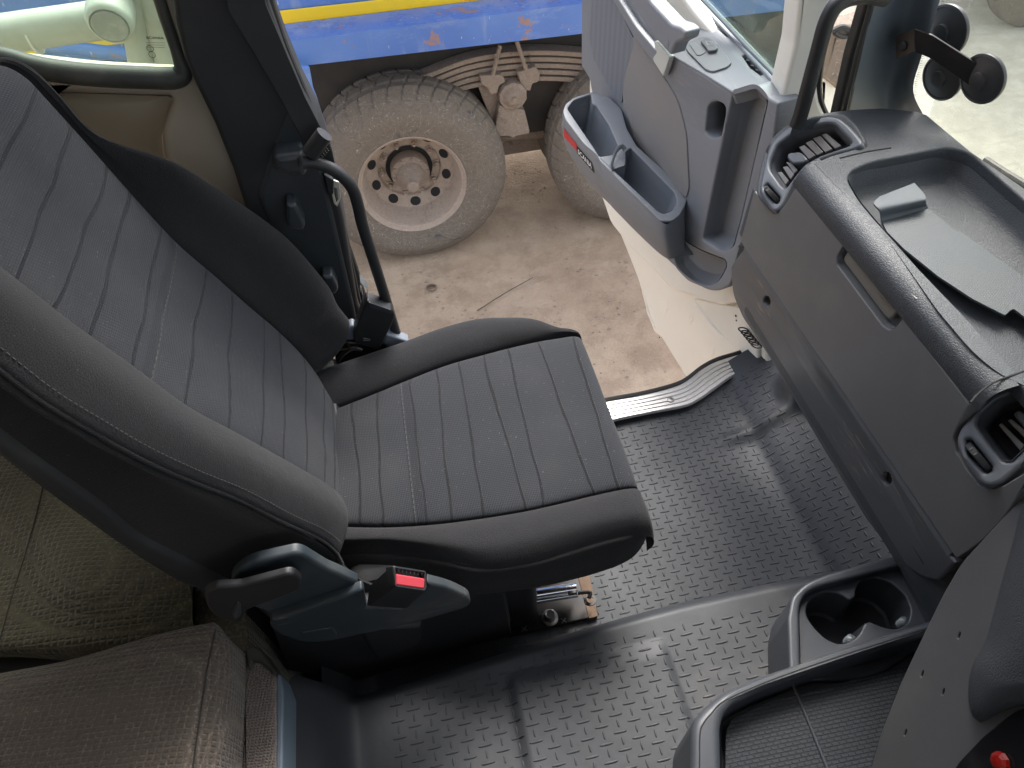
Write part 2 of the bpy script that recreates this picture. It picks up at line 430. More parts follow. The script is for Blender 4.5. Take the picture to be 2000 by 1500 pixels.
# ============================================================ SETTING
GZ=-1.32
def m_ground():
    t=NT('yard_ground'); sx=t.n('ShaderNodeSeparateXYZ'); t.l(t.tc(),sx.inputs[0])
    far=t.ramp(t.math('ADD',sx.outputs[0],t.math('MULTIPLY',t.noise(.8,3),.8)),1.9,3.0)  # paler forward: concrete, with the windscreen haze put into its colour
    n1=t.noise(1.3,5,rough=.65); n2=t.noise(7,6,rough=.7); n3=t.noise(60,4,rough=.7)
    br=t.mix(t.ramp(n1,.35,.65),(.385,.282,.2),(.49,.375,.275))
    br=t.mix(t.ramp(n2,.42,.66,0,.45),br,(.24,.165,.115))
    br=t.mix(t.ramp(t.noise(3.2,4),.6,.72,0,.45),br,(.45,.38,.33))
    br=t.mix(t.ramp(n3,.6,.72,0,.4),br,(.62,.52,.44))
    pa=t.mix(t.ramp(n2,.4,.7),(.50,.48,.38),(.6,.575,.46))
    st=t.noise(2.2,4,t.map(t.tc(),(1,6,1),(0,0,R_(25)))); pa=t.mix(t.ramp(st,.56,.7,0,.35),pa,(.4,.36,.28))
    c=t.mix(far,br,pa)
    n4=t.noise(260,3,rough=.7); c=t.mix(t.ramp(n4,.55,.75,0,.35),c,(.6,.52,.44)); c=t.mix(t.ramp(n4,.45,.3,0,.35),c,(.13,.09,.065)); h=t.math('ADD',t.math('ADD',t.math('MULTIPLY',n2,1.2),t.math('MULTIPLY',n3,.6)),t.math('MULTIPLY',n4,.12))
    return t.out(c,.95,t.bump(h,.03,.55),spec=.15)
mb=MB()
xs=np.concatenate([[-300,-60,-15],np.linspace(-4,8,61),[20,80,400]]); ys=np.concatenate([[-300,-40,-8],np.linspace(0,9,46),[20,80,400]])
rg=random.Random(3)
ids=[[mb.vert((x,y,GZ+(rg.uniform(-.006,.006) if -4<x<8 and 0<y<9 else 0))) for x in xs] for y in ys]
for j in range(len(ys)-1):
    for i in range(len(xs)-1): mb.face((ids[j][i],ids[j][i+1],ids[j+1][i+1],ids[j+1][i]))
struct('ground',mb,m_ground())
G=PZ(GZ)
mb=MB()
for k in range(1500):
    x=rg.uniform(-.6,2.0); y=rg.uniform(1.7,4.2); r=rg.choice((.002,.002,.003,.003,.004,.004,.005,.006,.008))
    if abs(x-.036)<.5 and y>3.2: continue
    z=GZ+r*.3; ph=rg.uniform(0,3); rs=[]
    for (s_,h) in ((.75,-.4),(1,.1),(.8,.5),(.3,.72)):
        rs.append([(x+r*s_*(1+.3*math.sin(a*2+ph))*math.cos(a),y+r*s_*math.sin(a),z+r*h) for a in (2*math.pi*i/7 for i in range(7))])
    mb.rings(rs,cap1=True)
struct('gravel',mb,simple('stone',(.3,.23,.18),.9,var=.6,dcol=(.42,.36,.3),sc=3),kind='stuff')
P=G.hit(843,563,.012); mb=MB()
mb.lathe(P,(0.05,.1,1),[(.018,0),(.026,-.003),(.031,.003),(.031,.010),(.026,.014),(.019,.012),(.018,0)],20)
single('metal_washer',mb,simple('rust_metal',(.16,.12,.09),.6,.4,var=.5,dcol=(.3,.22,.16)),'small rusty ring washer lying alone on the brown dirt below the lorry wheel','washer')
mb=MB(); a=G.hit(932,607,.012); b=G.hit(1041,542,.03); mb.tube([a,(a+b)/2+(0,0,.008),b],[.0035,.003,.002],6,4)
single('thin_stick',mb,simple('twig_bark',(.09,.065,.045),.8),'thin dark stick lying on the dirt between the seat and the lorry wheel','stick')
# ------------------------------------------------------------ blue lorry
def m_dusty(name,dust,dark,lo=.5,hi=.62,sc=5,rough=.9):
    t=NT(name); n=t.noise(sc,6,t.map(t.tc(),(1,1,1)),rough=.7,dist=.8)
    c=t.mix(t.ramp(n,lo,hi,0,.9),dust,dark); c=t.mix(t.ramp(t.noise(60,3),.4,.7,0,.3),c,tuple(x*.6 for x in dust))
    cr_=t.noise(9,2,t.map(t.tc(),(1,1,1),(0,.4,0)),dist=3); c=t.mix(t.ramp(t.math('ABSOLUTE',t.math('SUBTRACT',cr_,.5)),.0,.006,.5,0),c,(.62,.55,.48))
    return t.out(c,rough,t.bump(t.noise(45,5,rough=.7),.004,.5),spec=.2)
m_tyre=m_dusty('dusty_tyre_rubber',(.155,.13,.108),(.06,.065,.075),.62,.7)
m_mud=m_dusty('mud_caked_steel',(.24,.19,.155),(.09,.065,.05),.55,.75,9)
m_rimp=m_dusty('dust_coated_rim',(.35,.28,.23),(.17,.13,.105),.5,.8,7,.75)
m_under=simple('dark_chassis',(.018,.016,.014),.8,var=.5,dcol=(.06,.048,.04),sc=4)
def m_blue():
    t=NT('weathered_blue_paint'); n=t.noise(7,6,rough=.75); c=t.mix(t.ramp(t.noise(1.5,3),.35,.7),(.06,.14,.41),(.105,.21,.5))
    c=t.mix(t.ramp(n,.58,.63,0,.9),c,(.30,.17,.11)); c=t.mix(t.ramp(t.noise(24,6,rough=.8),.66,.72,0,.55),c,(.45,.46,.5)); c=t.mix(t.ramp(t.noise(3.5,6,t.map(t.tc(),(1,1,3)),rough=.75),.52,.7,0,.45),c,(.24,.30,.44)); c=t.mix(t.ramp(t.noise(55,3,t.map(t.tc(),(1,1,.35),(0,.5,0))),.68,.72,0,.6),c,(.55,.55,.55))
    c=t.mix(t.ramp(t.noise(4,4,t.map(t.tc(),(3,3,.5))),.55,.75,0,.35),c,(.35,.4,.45))
    return t.out(c,t.math('ADD',t.ramp(n,.5,.7),.3),t.bump(t.noise(9,5),.004,.4))
m_bl=m_blue(); m_yel=simple('yellow_stripe_paint',(.82,.55,.02),.4,var=.2,dcol=(.55,.4,.1),sc=9)
WX,WY,WZ=.036,3.285,GZ+.526
lorry=Thing('tipper_lorry','blue and yellow tipper lorry with dusty rear wheels parked beyond the open cab door','lorry',(WX,WY+.5,GZ))
def tyre(mb,c,R,rimr,width,lug=42,seg=420):
    W=width; pr=[(rimr+.004,.012),(rimr+.012,.0),(rimr+.02,-.004),(rimr+.03,-.003),(rimr+.055,-.012),(R-.145,-.017),(R-.115,-.014),(R-.108,-.010),(R-.085,.002),(R-.06,.018),(R-.038,.038),(R-.02,.060)]
    tread=[(R-.008+.008*math.sin(math.pi*k/14),.075+(W-.15)*k/14) for k in range(15)]
    pr=pr+tread+[(r,W-h) for r,h in pr[::-1]]
    def disp(a,h,r):
        d=0
        if r>R-.088:
            x=(h-W/2)/(W/2); ph=(a/(2*math.pi)*lug)+.9*abs(x)+(.25 if x>0 else 0)
            g=abs((ph%1)-.5)
            if g>.455: d-=.010 if r>R-.05 else .005
            if r>R-.006 and (abs(abs(x)-.3)<.045): d-=.010
        return d
    mb.lathe(c,(0,1,0),pr,seg,disp=disp)
    for rr in (rimr+.035,(R+rimr)/2+.02,R-.075):   # moulded rings
        pass
def wheel(T,c,part='wheel',full=True):
    mb=MB(); mb.lathe(c,(0,1,0),[(.271,.03),(.284,.012),(.289,.002),(.294,-.002),(.300,.004),(.299,.016),(.288,.028)],72)
    mb.lathe(c,(0,1,0),[(.289,.004),(.282,.018),(.274,.022),(.27,.035),(.262,.11),(.256,.12),(.252,.15),(.243,.165),(.232,.168),(.18,.19),(.172,.205),(.105,.207),(.0,.207)],72)
    w_=T.add(part,mb,m_rimp,label=None) if False else T.add(part,mb,m_rimp)
    t1=MB(); tyre(t1,c,.541,.286,.33); T.add('tyre',t1,m_tyre,w_,ang=28)
    if full:
        t2=MB(); tyre(t2,c+np.array([0,.365,0]),.541,.286,.33); T.add('tyre',t2,m_tyre,w_,ang=28)
        hb=MB(); hb.lathe(c,(0,1,0),[(0,-.008),(.026,-.008),(.033,-.003),(.036,.03),(.05,.06),(.068,.088),(.08,.112),(.105,.124),(.108,.132),(.108,.2)],40)
        for k in range(10):
            a=k*.628+.2; p=c+np.array([.094*math.sin(a),.125,.094*math.cos(a)]); hb.lathe(p,(0,-1,0),[(.010,0),(.010,.008),(.0085,.011),(0,.011)],6)
        T.add('hub',hb,m_mud,w_)
        rg_=MB(); rg_.lathe(c,(0,1,0),[(.108,.196),(.132,.196),(.132,.2),(.108,.2)],40); T.add('hub_shade_ring',rg_,m_hole,w_)  # flat dark ring in place of the shaded gap round the hub
        for k in range(10):
            a=k*.628+.31; p=c+np.array([.155*math.sin(a),.203,.155*math.cos(a)])
            n_=MB(); n_.lathe(p,(0,-1,0),[(.021,0),(.021,.006),(.015,.008),(.015,.03),(.012,.034),(.008,.034),(.008,.045),(0,.046)],6); T.add('wheel_nut',n_,m_rimp,w_,ang=25)
            if k in (2,3,4,6,7):
                f=MB(); q=p+np.array([.02*math.cos(a),-.012,-.02*math.sin(a)]); f.tube([p+(0,-.012,0),q+np.array([.018*math.cos(a),0,-.018*math.sin(a)])],[.014,.003],8,flat=.3)
                T.add('nut_indicator',f,simple('dusty_yellow_plastic',(.55,.5,.15),.7,var=.5,dcol=(.35,.26,.2)) if k==2 else bpy.data.materials['dusty_yellow_plastic'],w_)
            a2=k*.628; 
            p2=c+np.array([.211*math.sin(a2),.1745,.211*math.cos(a2)]); h=MB(); rad=np.array([math.sin(a2),0,math.cos(a2)]); tan=np.array([math.cos(a2),0,-math.sin(a2)]); nn=nrm((rad[0]*.2,-1,rad[2]*.2))
            ring=[p2+rad*.023*math.cos(b)+tan*.030*math.sin(b)+np.array([0,-.003-.42*.023*math.cos(b),0]) for b in (2*math.pi*i/20 for i in range(20))]
            r0=[np.array(q)+np.array([0,.010,0]) for q in ring]; h.rings([r0,ring],cap1=True); T.add('hole_shade_disc',h,m_hole,w_)  # dark disc on the rim, painted shade instead of an open hole
    return w_
wheel(lorry,np.array([WX,WY,WZ]))
wheel(lorry,np.array([WX+1.33,WY,WZ]))
# bodywork
def lnpt(p,q,x): return (x,p[1]+(q[1]-p[1])*(x-p[0])/(q[0]-p[0]))
yb=PY(3.2)
fold=((556,82),(1135,7)); bot=((570,131),(1135,66)); top=((556,47),(944,0))
mb=MB(); yb2=PY(3.40)
a=[yb2.hit(*lnpt(*top,x)) for x in (556,1000,1690)]; b=[yb.hit(*lnpt(*fold,x)) for x in (556,1000,1690)]; c=[yb.hit(*lnpt(*bot,x)) for x in (568,1000,1690)]
d=[p+np.array([0,.1,.0]) for p in c]
mb.rings([a,b,c,d],closed=False); mb.rings([[a[0],b[0],c[0],d[0]],[p+np.array([0,.08,0]) for p in (a[0],b[0],c[0],d[0])]],closed=False)
body=MB(); Pb=PY(3.43)
zl=lambda x:Pb.hit(*lnpt(*top,x))
A0=zl(-700);A1=zl(1690)
body.rings([[A0+(0,0,-.06),A1+(0,0,-.06),A1+(0,0,1.9),A0+(0,0,1.9)],[A0+(0,2.3,-.06),A1+(0,2.3,-.06),A1+(0,2.3,1.9),A0+(0,2.3,1.9)]],cap0=True,cap1=True)
bd=lorry.add('body',body,m_bl)
lorry.add('side_rail',mb,m_bl,label='rust-chipped blue rail under the stripe')
mb=MB(); Ps=PY(3.415); mb.plate(Ps,[lnpt((528,24),(745,0),-700),lnpt((528,24),(745,0),1690),lnpt((538,49),(944,0),1690),lnpt((538,49),(944,0),-700)],off=0,th=.006,bev=.001,seg=1); lorry.add('yellow_stripe',mb,m_yel,bd)
mb=MB(); 
for x in (-1500,): pass
mb.tube([PY(3.1).hit(-20,74),PY(3.1).hit(104,90),PY(3.1).hit(250,108),PY(3.1).hit(420,130)],.028,14); lorry.add('blue_tube',mb,m_bl)
mb=MB(); mb.plate(PY(3.12),rnd([(570,130),(604,132),(612,175),(618,190),(640,260),(600,240),(575,180)],4),th=.02); lorry.add('mudflap_bracket',mb,m_bl)
mb=MB(); mb.box((-3.2,3.55,-.75),(2.3,4.9,-.12),.02); lorry.add('chassis',mb,m_under)
mb=MB(); mb.box((.3,3.6,-.30),(1.35,3.7,-.10),.01); lorry.add('chassis_rail',mb,m_mud)
for k in range(5):
    mb=MB(); pl=PY(3.5)
    P0=[pl.hit(x,y+12.5*k) for x,y in ((820+k*10,148-k*3),(900,117),(960,104),(1020,98),(1085,98),(1150,103))]
    P0=cr(P0,4); rs=[]
    for p in P0: rs.append([p+(0,-.04,.013),p+(0,-.043,.008),p+(0,-.04,-.010),p+(0,.04,-.010),p+(0,.04,.013)])
    mb.rings(rs,cap0=True,cap1=True); lorry.add('leaf_spring',mb,m_mud)
for pts in (((977,88),(969,120),(960,157)),((1009,80),(1022,120),(1033,152))):
    mb=MB(); mb.tube([PY(3.43).hit(*p) for p in pts],.011,10); lorry.add('u_bolt',mb,m_mud)
mb=MB(); pl=PY(3.42)
mb.plate(pl,rnd([(938,148),(980,146),(988,160),(975,168),(972,182),(958,186),(952,172),(940,166)],3),th=.09,bev=.006)
mb.plate(pl,rnd([(1010,142),(1046,130),(1055,145),(1052,160),(1040,164),(1036,178),(1020,176),(1016,160)],3),th=.09,bev=.006)
mb.plate(pl,rnd([(975,205),(1025,215),(1035,258),(1032,262),(1008,266),(1002,272),(996,266),(970,268),(966,255)],4),th=.08,bev=.006)
mb.plate(PY(3.47),rnd([(930,158),(980,170),(975,232),(962,238),(945,200)],4),th=.06,bev=.006)
lorry.add('spring_bracket',mb,m_mud)
mb=MB(); c=PY(3.4).hit(1003,190); mb.lathe(c,(0,1,0),[(0,-.03),(.014,-.03),(.014,-.02),(.035,-.018),(.05,-.008),(.058,.0),(.075,.005),(.078,.03),(.078,.2)],10); lorry.add('trunnion_hub',mb,m_mud,ang=20)
mb=MB(); mb.tube([(-.2,3.95,WZ),(2.,3.95,WZ)],.09,16); mb.tube([(.45,3.7,WZ+.02),(1.2,3.7,WZ-.05)],.06,12); mb.box((.5,3.75,-1.0),(1.15,3.9,-.6),.03); lorry.add('axle',mb,m_mud)
# far lorry seen through the windscreen
T=Thing('parked_lorry','pale lorry whose worn wheel shows at the top corner of the windscreen','lorry',(5.35,5.4,GZ))
c=G.hit(2010,58); c=np.array([c[0]+.12,c[1],GZ+.5]); w2=wheel(T,c,full=False)
mb=MB(); mb.box((c[0]-.9,c[1]+.06,GZ+1.15),(c[0]+5,c[1]+2.3,GZ+3.6),.05); T.add('body',mb,m_white)
mb=MB(); mb.box((c[0]-.8,c[1]+.3,GZ+.7),(c[0]+5,c[1]+2.1,GZ+1.14),.03); T.add('chassis',mb,m_under)
# ============================================================ CAB SHELL
m_beige=plastic('beige_trim_plastic',(.37,.315,.245),.6,300,.0006,.1)
m_roof=simple('grey_headlining',(.16,.155,.15),.95)
mb=MB()
mb.box((-.95,-1.05,1.98),(1.0,.25,2.03),.01); mb.box((-.95,.951,1.98),(1.0,1.1,2.03),.01); mb.box((-.95,.251,1.98),(-.5,.95,2.03),.01); mb.box((.15,.251,1.98),(1.0,.95,2.03),.01); struct('cab_roof',mb,m_roof)  # unseen roof, left open over the seat to add fill light
mb=MB(); mb.box((-1.02,-1.05,-.1),(-.93,1.1,1.98),.01); struct('rear_wall',mb,m_beige)
mb=MB(); mb.box((-.95,-1.12,-.1),(-.15,-1.052,1.98),.01); struct('unseen_driver_wall',mb,m_roof)  # unseen wall added to keep light off the lower cab
mb=MB(); mb.box((-.148,-1.12,-.1),(.92,-1.052,1.0),.01); struct('unseen_door_wall',mb,m_roof)  # unseen half-height wall, open above to let side light in
mb=MB(); mb.box((.70,-1.04,1.62),(.98,1.04,1.975),.03); struct('unseen_roof_header',mb,m_roof)  # unseen header added to cut windscreen light on the tunnel
mb=MB(); mb.box((-.95,1.06,1.32),(-.14,1.13,1.98),.01); struct('upper_side_wall',mb,m_roof)
mb=MB(); mb.box((-.93,-1.05,-.12),(1.0,.97,-.02),.01); struct('cab_floor',mb,m_blacksteel)
# side wall with rear quarter window
W=PY(1.06); wall=MB()
hole=rnd([(-250,72),(0,106),(60,119),(150,129),(250,135),(345,139,14),(361,128,8),(307,-30),(297,-90),(-250,-90)],0)
rec=rnd([(-300,190,5),(150,182,5),(338,188,14),(326,228,14),(316,262,10),(318,300,20),(330,345,20),(420,470),(-300,470)],4)
wall.plate(W,rnd([(-300,-150),(312,-150),(340,40),(362,115),(400,165),(450,245),(495,332),(530,480),(-300,480)],4),[hole,rec],th=.02,bev=.012,seg=5)
wall.tub(W,rec,off=-.012,prof=((0,0),(.004,-.012),(.02,-.03),(.035,-.038)))
Wo=PY(1.082); wall.plate(Wo,rnd([(-900,-300),(330,-300),(350,40),(375,115),(420,165),(470,245),(515,332),(540,480),(540,900),(-900,900)],4),[rnd([(-800,60),(0,100),(250,128),(345,130,14),(358,120,8),(306,-30),(285,-200),(-800,-200)],0),rec],th=.004,bev=.001)
struct('side_wall',wall,m_beige)
qw=Thing('quarter_window','small fixed rear side window with a thick dark seal beside the seat top','window',tuple(W.hit(200,60)))
mb=MB(); W2=PY(1.068); mb.plate(W2,[(-260,50),(0,100),(250,136),(350,140),(372,128),(312,-90),(-260,-90)],th=.004,bev=0.0005,seg=1,back=True); gl=qw.add('glass',mb,glass('tinted_side_glass',(.84,.93,.86),.05))
mb=MB(); W3=PY(1.045); mb.tube([W3.hit(*p) for p in ((-200,80),(0,113),(60,129),(120,140),(200,148),(290,152),(335,153),(354,147),(357,134),(345,100),(312,0),(290,-90))],[.0155]*7+[.014,.012,.008,.008,.008],14,5); qw.add('seal',mb,simple('dark_rubber_seal',(.035,.037,.033),.55,var=.2))
mb=MB(); text(mb,'SCANIA',W2,(286,76),(321,77),(285,71),.0022,bold=.03)
mg=simple('glass_print_black',(.01,.01,.01),.5); qw.add('lettering',mb,mg,gl)
mb=MB(); c=W2.to2(W2.hit(293,95,.002))
for (x,y,r) in ((293,95,.0042),(297,107,.0042)):
    c=W2.hit(x,y,.002); mb.tube([c+np.array([r*math.cos(a),0,r*math.sin(a)]) for a in (2*math.pi*i/20 for i in range(20))],.0004,4,closed=True)
for k in range(3):
    a_=W2.hit(285+k,83+k*4.5,.002); b_=W2.hit(326,84+k*4.5,.002)
    mb.tube([a_,a_+(b_-a_)*.9],.00025,4)
qw.add('glass_mark',mb,mg,gl)
m_pipe=simple('greyed_white_paint',(.50,.52,.46),.5,var=.45,dcol=(.36,.35,.27),sc=14)
# white pipes
wp=Thing('white_pipework','white painted tube frame with capped joint standing outside the rear side window','pipe frame',tuple(PY(1.4).hit(230,60)))
Wp=PY(1.38); mb=MB(); mb.tube([Wp.hit(-300,110),Wp.hit(-60,76),Wp.hit(205,38)],.031,20); wp.add('crossbar',mb,m_pipe)
mb=MB(); a=Wp.hit(63,67); b=Wp.hit(72,66); mb.tube([a,a+(b-a)*.4],.0325,20); wp.add('weld_seam',mb,m_white)
A=PY(1.42).hit(222,-40);B=PY(1.30).hit(214,52); ax=nrm(B-A); L=np.linalg.norm(B-A)
mb=MB(); mb.lathe(A,ax,[(.034,0),(.034,L*.55),(.037,L*.56),(.037,L-.012),(.034,L-.004),(.030,L-.001),(.029,L-.004),(0,L-.003)],32)
cp=wp.add('joint',mb,m_pipe); mb=MB(); mb.lathe(A,ax,[(.0285,L-.0035),(.027,L+.0005),(0,L+.001)],32); wp.add('end_cap',mb,simple('worn_grey_cap',(.32,.34,.33),.5,.3,var=.5,dcol=(.6,.6,.58),sc=40),cp)
for (x0,x1,r) in ((254,282,.024),(296,338,.026)):
    mb=MB(); mb.tube([Wp.hit(x0-10,-80),Wp.hit(x0,-20),Wp.hit(x1,150),Wp.hit(x1+18,260)],r,20); wp.add('post',mb,m_pipe)
# B pillar
B0=PY(1.005); pil=Thing('door_pillar','black door pillar trim beside the seat back, with hooks and a grab handle','pillar',tuple(B0.hit(560,300)))
mb=MB(); mb.plate(B0,rnd([(325,-120),(500,-120),(525,10),(558,104),(590,180),(623,245),(647,320),(672,430),(700,597),(716,640),(700,690),(640,700),(500,520),(476,399),(455,332),(420,245),(381,165),(360,118),(340,40)],6),th=.08,bev=.008); pil.add('trim_panel',mb,m_blackmat)
mb=MB(); mb.plate(PY(1.0),rnd([(560,215),(590,230),(628,320),(652,420),(684,560),(702,640),(690,690),(640,690),(560,520),(500,380),(530,300)],20),off=0,th=.02,bev=.008); pil.add('lower_trim',mb,plastic('lower_pillar_trim',(.022,.027,.031),.5,dust=.06))
mb=MB(); mb.tube([PY(1.03).hit(*p) for p in ((505,-80),(548,70),(600,200),(640,330),(668,440),(700,590),(712,640))],.006,8,5); pil.add('door_seal',mb,m_rubber)
mb=MB(); mb.tube([PY(1.06).hit(*p) for p in ((632,350),(655,420),(690,520),(714,600))],.008,8,5); pil.add('outer_seal',mb,m_rubber)
hp_=PY(.95); mb=MB(); mb.tube([hp_.hit(*p) for p in ((592,318),(612,318),(640,326),(668,344),(688,368),(699,400),(708,440),(730,510),(752,580),(782,680),(800,740))],.0095,16,6); pil.add('grab_handle',mb,m_black)
mb=MB(); mb.plate(PY(.965),rnd([(532,306),(590,298),(601,338),(594,348),(536,338)],10),th=.04,bev=.01); pil.add('handle_socket',mb,m_slate)
for o_ in (((558,398),(578,400),(597,440),(592,452),(568,448),(560,440)),((628,540),(650,539),(662,566),(655,577),(640,575),(632,560))):
    mb=MB(); mb.plate(PY(.97),rnd(list(o_),6),th=.03,bev=.006); pil.add('coat_hook',mb,m_slate)
# seat belt
sb=Thing('seat_belt','black seat belt running down the door pillar through its guide','seat belt',tuple(PY(.98).hit(560,200)))
mb=MB(); mb.plate(PY(.985),rnd([(428,-100),(490,-120),(520,10),(560,105),(596,190),(627,250),(600,292),(560,215),(500,110),(445,20)],3),th=.003,bev=.001,back=True); sb.add('webbing',mb,m_blackmat)
mb=MB(); g=PY(.95); mb.tube([g.hit(605,300),g.hit(634,262)],.0125,16,m=0); sb.add('guide_roller',mb,m_black)
mb=MB(); mb.plate(PY(.96),rnd([(612,300),(640,268),(650,300),(655,325),(630,320)],4),th=.008); 
gp=sb.add('guide_plate',mb,m_black)
mb=MB()
for i in range(6):
    for j in range(5):
        c=PY(.96).hit(614+i*3.6+j*2.4,303-i*4.4+j*3.2,.0008); mb.lathe(c,(0,-1,0),[(.0009,0),(.0006,.0006),(0,.0008)],5)
sb.add('stitch_dots',mb,simple('pale_stitch',(.4,.38,.25),.7),gp)
mb=MB(); t_=PY(1.0); ti=rnd([(652,366),(659,368),(661,392),(657,398),(653,382)],1)
mb.plate(t_,rnd([(645,350),(662,356),(666,385),(659,404),(652,398),(646,370)],3),[ti],th=.003,bev=.0006); sb.add('tongue',mb,simple('pale_metal',(.62,.6,.52),.4,.5))
mb=MB(); mb.plate(PY(.995),rnd([(632,340),(652,352),(652,380),(642,384)],4),th=.01); sb.add('tongue_grip',mb,m_black)
# ---------------- sill, mat
Z2=PZ(.02)
outer=[(1080,806),(1140,793),(1205,781),(1250,773),(1310,758),(1340,745),(1370,722),(1400,706),(1445,692)]
inner=[(1090,846),(1150,833),(1220,817),(1280,805),(1340,793),(1370,778),(1400,757),(1430,736),(1461,724)]
O=cr([Z2.hit(*p) for p in outer],6); I=cr([Z2.hit(*p) for p in inner],6)
sill=Thing('door_sill_strip','ribbed silver aluminium strip along the doorway edge of the floor','sill strip',tuple(Z2.hit(1320,775)))
prof=[(0,-.006),(.005,0)]
for k in range(5):
    u0=.06+k*.185; prof+=[(u0,.001),(u0+.015,.0022),(u0+.135,.0022),(u0+.15,.001),(u0+.152,-.003),(u0+.184,-.003)]
prof+=[(.97,.001),(1,-.004)]
rs=[[O[i]+(I[i]-O[i])*u+np.array([0,0,h]) for u,h in prof] for i in range(len(O))]
mb=MB(); mb.rings(rs,closed=False); sill.add('ribbed_strip',mb,simple('brushed_aluminium',(.72,.7,.68),.38,.75,var=.2,dcol=(.4,.36,.32),sc=30),ang=20)
mb=MB(); c=Z2.hit(1310,781,.0025); mb.lathe(c,(0,0,1),[(0,.0005),(.0022,.0005),(.003,.0025),(.0075,.002),(.009,0)],20); sill.add('screw',mb,m_steel)
mb=MB(); mb.tube([Z2.hit(x,y-3,-.004) for x,y in outer]+[Z2.hit(1470,676,-.004),Z2.hit(1492,655,-.004)],.007,8,4); sill.add('edge_seal',mb,m_rubber)
mb=MB()
for k in range(3): mb.tube([Z2.hit(1448+k*7,698+k*8,0),Z2.hit(1470+k*4,683+k*7,0),Z2.hit(1500+k*3,655+k*9,.002)],.006,8,4)
mb.plate(Z2,rnd([(1455,728),(1500,700),(1540,705),(1560,720),(1500,735),(1465,738)],5),th=.02); sill.add('corner_rubber',mb,m_rubber)
def yout(x): 
    return float(np.interp(x,[p[0] for p in O],[p[1] for p in O]))-.012
def sst(a,b,x): t=min(1,max(0,(x-a)/(b-a))); return t*t*(3-2*t)
def H(x,y):
    z=0.
    # raised tunnel on the driver side
    yt=.428+.018*math.sin(x*4)
    d=(yt-y)
    if d>0: z+=.2 if d>.05 else .2*math.sqrt(max(0,1-(1-d/.05)**2))*1.0
    tun=z
    if x>.70: z=max(z,(x-.70)*.55*sst(.70,.74,x)+tun*.3) if tun<.19 else z
    if x<-.24: z+=min(.33,(-.24-x)*2.6*sst(-.24,-.28,x))
    if tun>.15:   # raised pad
        q=max(PADX0-x,x-PADX1,y-PADY); z+=.009*sst(.010,0,q) if q<.010 else 0
        z+=.004*sst(.5,.75,x)
    dx,dy=x-.86,y-.9; r=math.hypot(dx,dy)
    z+=.045*sst(.075,.045,r)
    # soft creases
    z+=.014*math.exp(-((y-.845-.12*(x-.7))/.016)**2)*sst(.58,.70,x)*sst(.98,.8,x)
    z+=.0022*math.sin(x*9+1)*math.sin(y*7)+.001*math.sin(x*23+y*17)
    return z
Zt=PZ(.2); PADX0=Zt.hit(1020,1420)[0]; PADX1=Zt.hit(1338,1400)[0]; PADY=Zt.hit(1200,1288)[1]
m_mat=None
def mk_mat():
    t=NT('floor_mat_rubber'); c=t.mix(t.ramp(t.noise(5,4),.4,.75,0,.35),(.026,.029,.034),(.050,.052,.057))
    c=t.mix(t.ramp(t.noise(300,2),.72,.8,0,.3),c,(.2,.19,.17))
    r=t.math('ADD',t.math('MULTIPLY',t.noise(7,4),.2),.47)
    c=t.mix(t.ramp(t.noise(2.2,5,rough=.7),.5,.72,0,.35),c,(.17,.155,.14))
    return t.out(c,r,t.bump(t.math('ADD',t.noise(14,4),t.math('MULTIPLY',t.noise(900,1),.05)),.003,.5),spec=.5)
m_mat=mk_mat()
xs=np.concatenate([np.linspace(-.305,-.2,12),np.linspace(-.19,1.25,180)])
mb=MB(); grid=[]
ts=np.concatenate([np.linspace(-.3,.36,40),np.linspace(.365,.46,34),np.linspace(.47,1,70)])
for x in xs:
    yo=yout(x); row=[]
    for t in ts:
        y=t if t<=.47 else .47+(yo-.47)*(t-.47)/.53
        row.append(mb.vert((x,y,H(x,y))))
    grid.append(row)
for i in range(len(xs)-1):
    for j in range(len(ts)-1): mb.face((grid[i][j],grid[i+1][j],grid[i+1][j+1],grid[i][j+1]))
mat_t=Thing('rubber_floor_mat','black rubber floor mat with raised dash tread covering footwell and tunnel','floor mat',(.3,.5,0))
fm=mat_t.add('mat_sheet',mb,m_mat,ang=60)
tr=MB()
def dash(cx,cy,L,Wd,vert):
    h0=H(cx,cy); e=.004
    if abs(H(cx+.012,cy)-H(cx-.012,cy))>.022 or abs(H(cx,cy+.012)-H(cx,cy-.012))>.012: return
    o=[];n=12
    for k in range(n):
        a=2*math.pi*k/n; ca,sa=math.cos(a),math.sin(a); o.append((math.copysign(abs(ca)**.8,ca),math.copysign(abs(sa)**.8,sa)))
    rs=[]
    for s_,h in ((1,-.0006),(.82,.0008),(.45,.0013)):
        r=[]
        for (a,b) in o:
            l=L/2-Wd/2*(1-s_); ww=Wd/2*s_
            x,y=(cx+a*l,cy+b*ww) if not vert else (cx+b*ww,cy+a*l)
            r.append((x,y,H(x,y)+h))
        rs.append(r)
    tr.rings(rs,cap1=True)
for i in range(-40,60):
    for j in range(-60,70):
        cx=.30+i*.0265; cy=.60-i*.0132+j*.0255
        if -.2<cx<1.1:
            for (y,vt) in ((cy,0),(cy-.01275,1)):
                if .395<y<.455 or y<-.05 or y>yout(cx)-.05: continue
                if .395<y or y<.375 : dash(cx,y,.0225 if not vt else .0125,.0042 if not vt else .0036,vt)
mat_t.add('tread_pattern',tr,m_mat,fm,ang=60)
def proj(p):
    c=RM.T@(np.array(p)-CAM); return (1000+FP*c[0]/-c[2],750-FP*c[1]/-c[2])
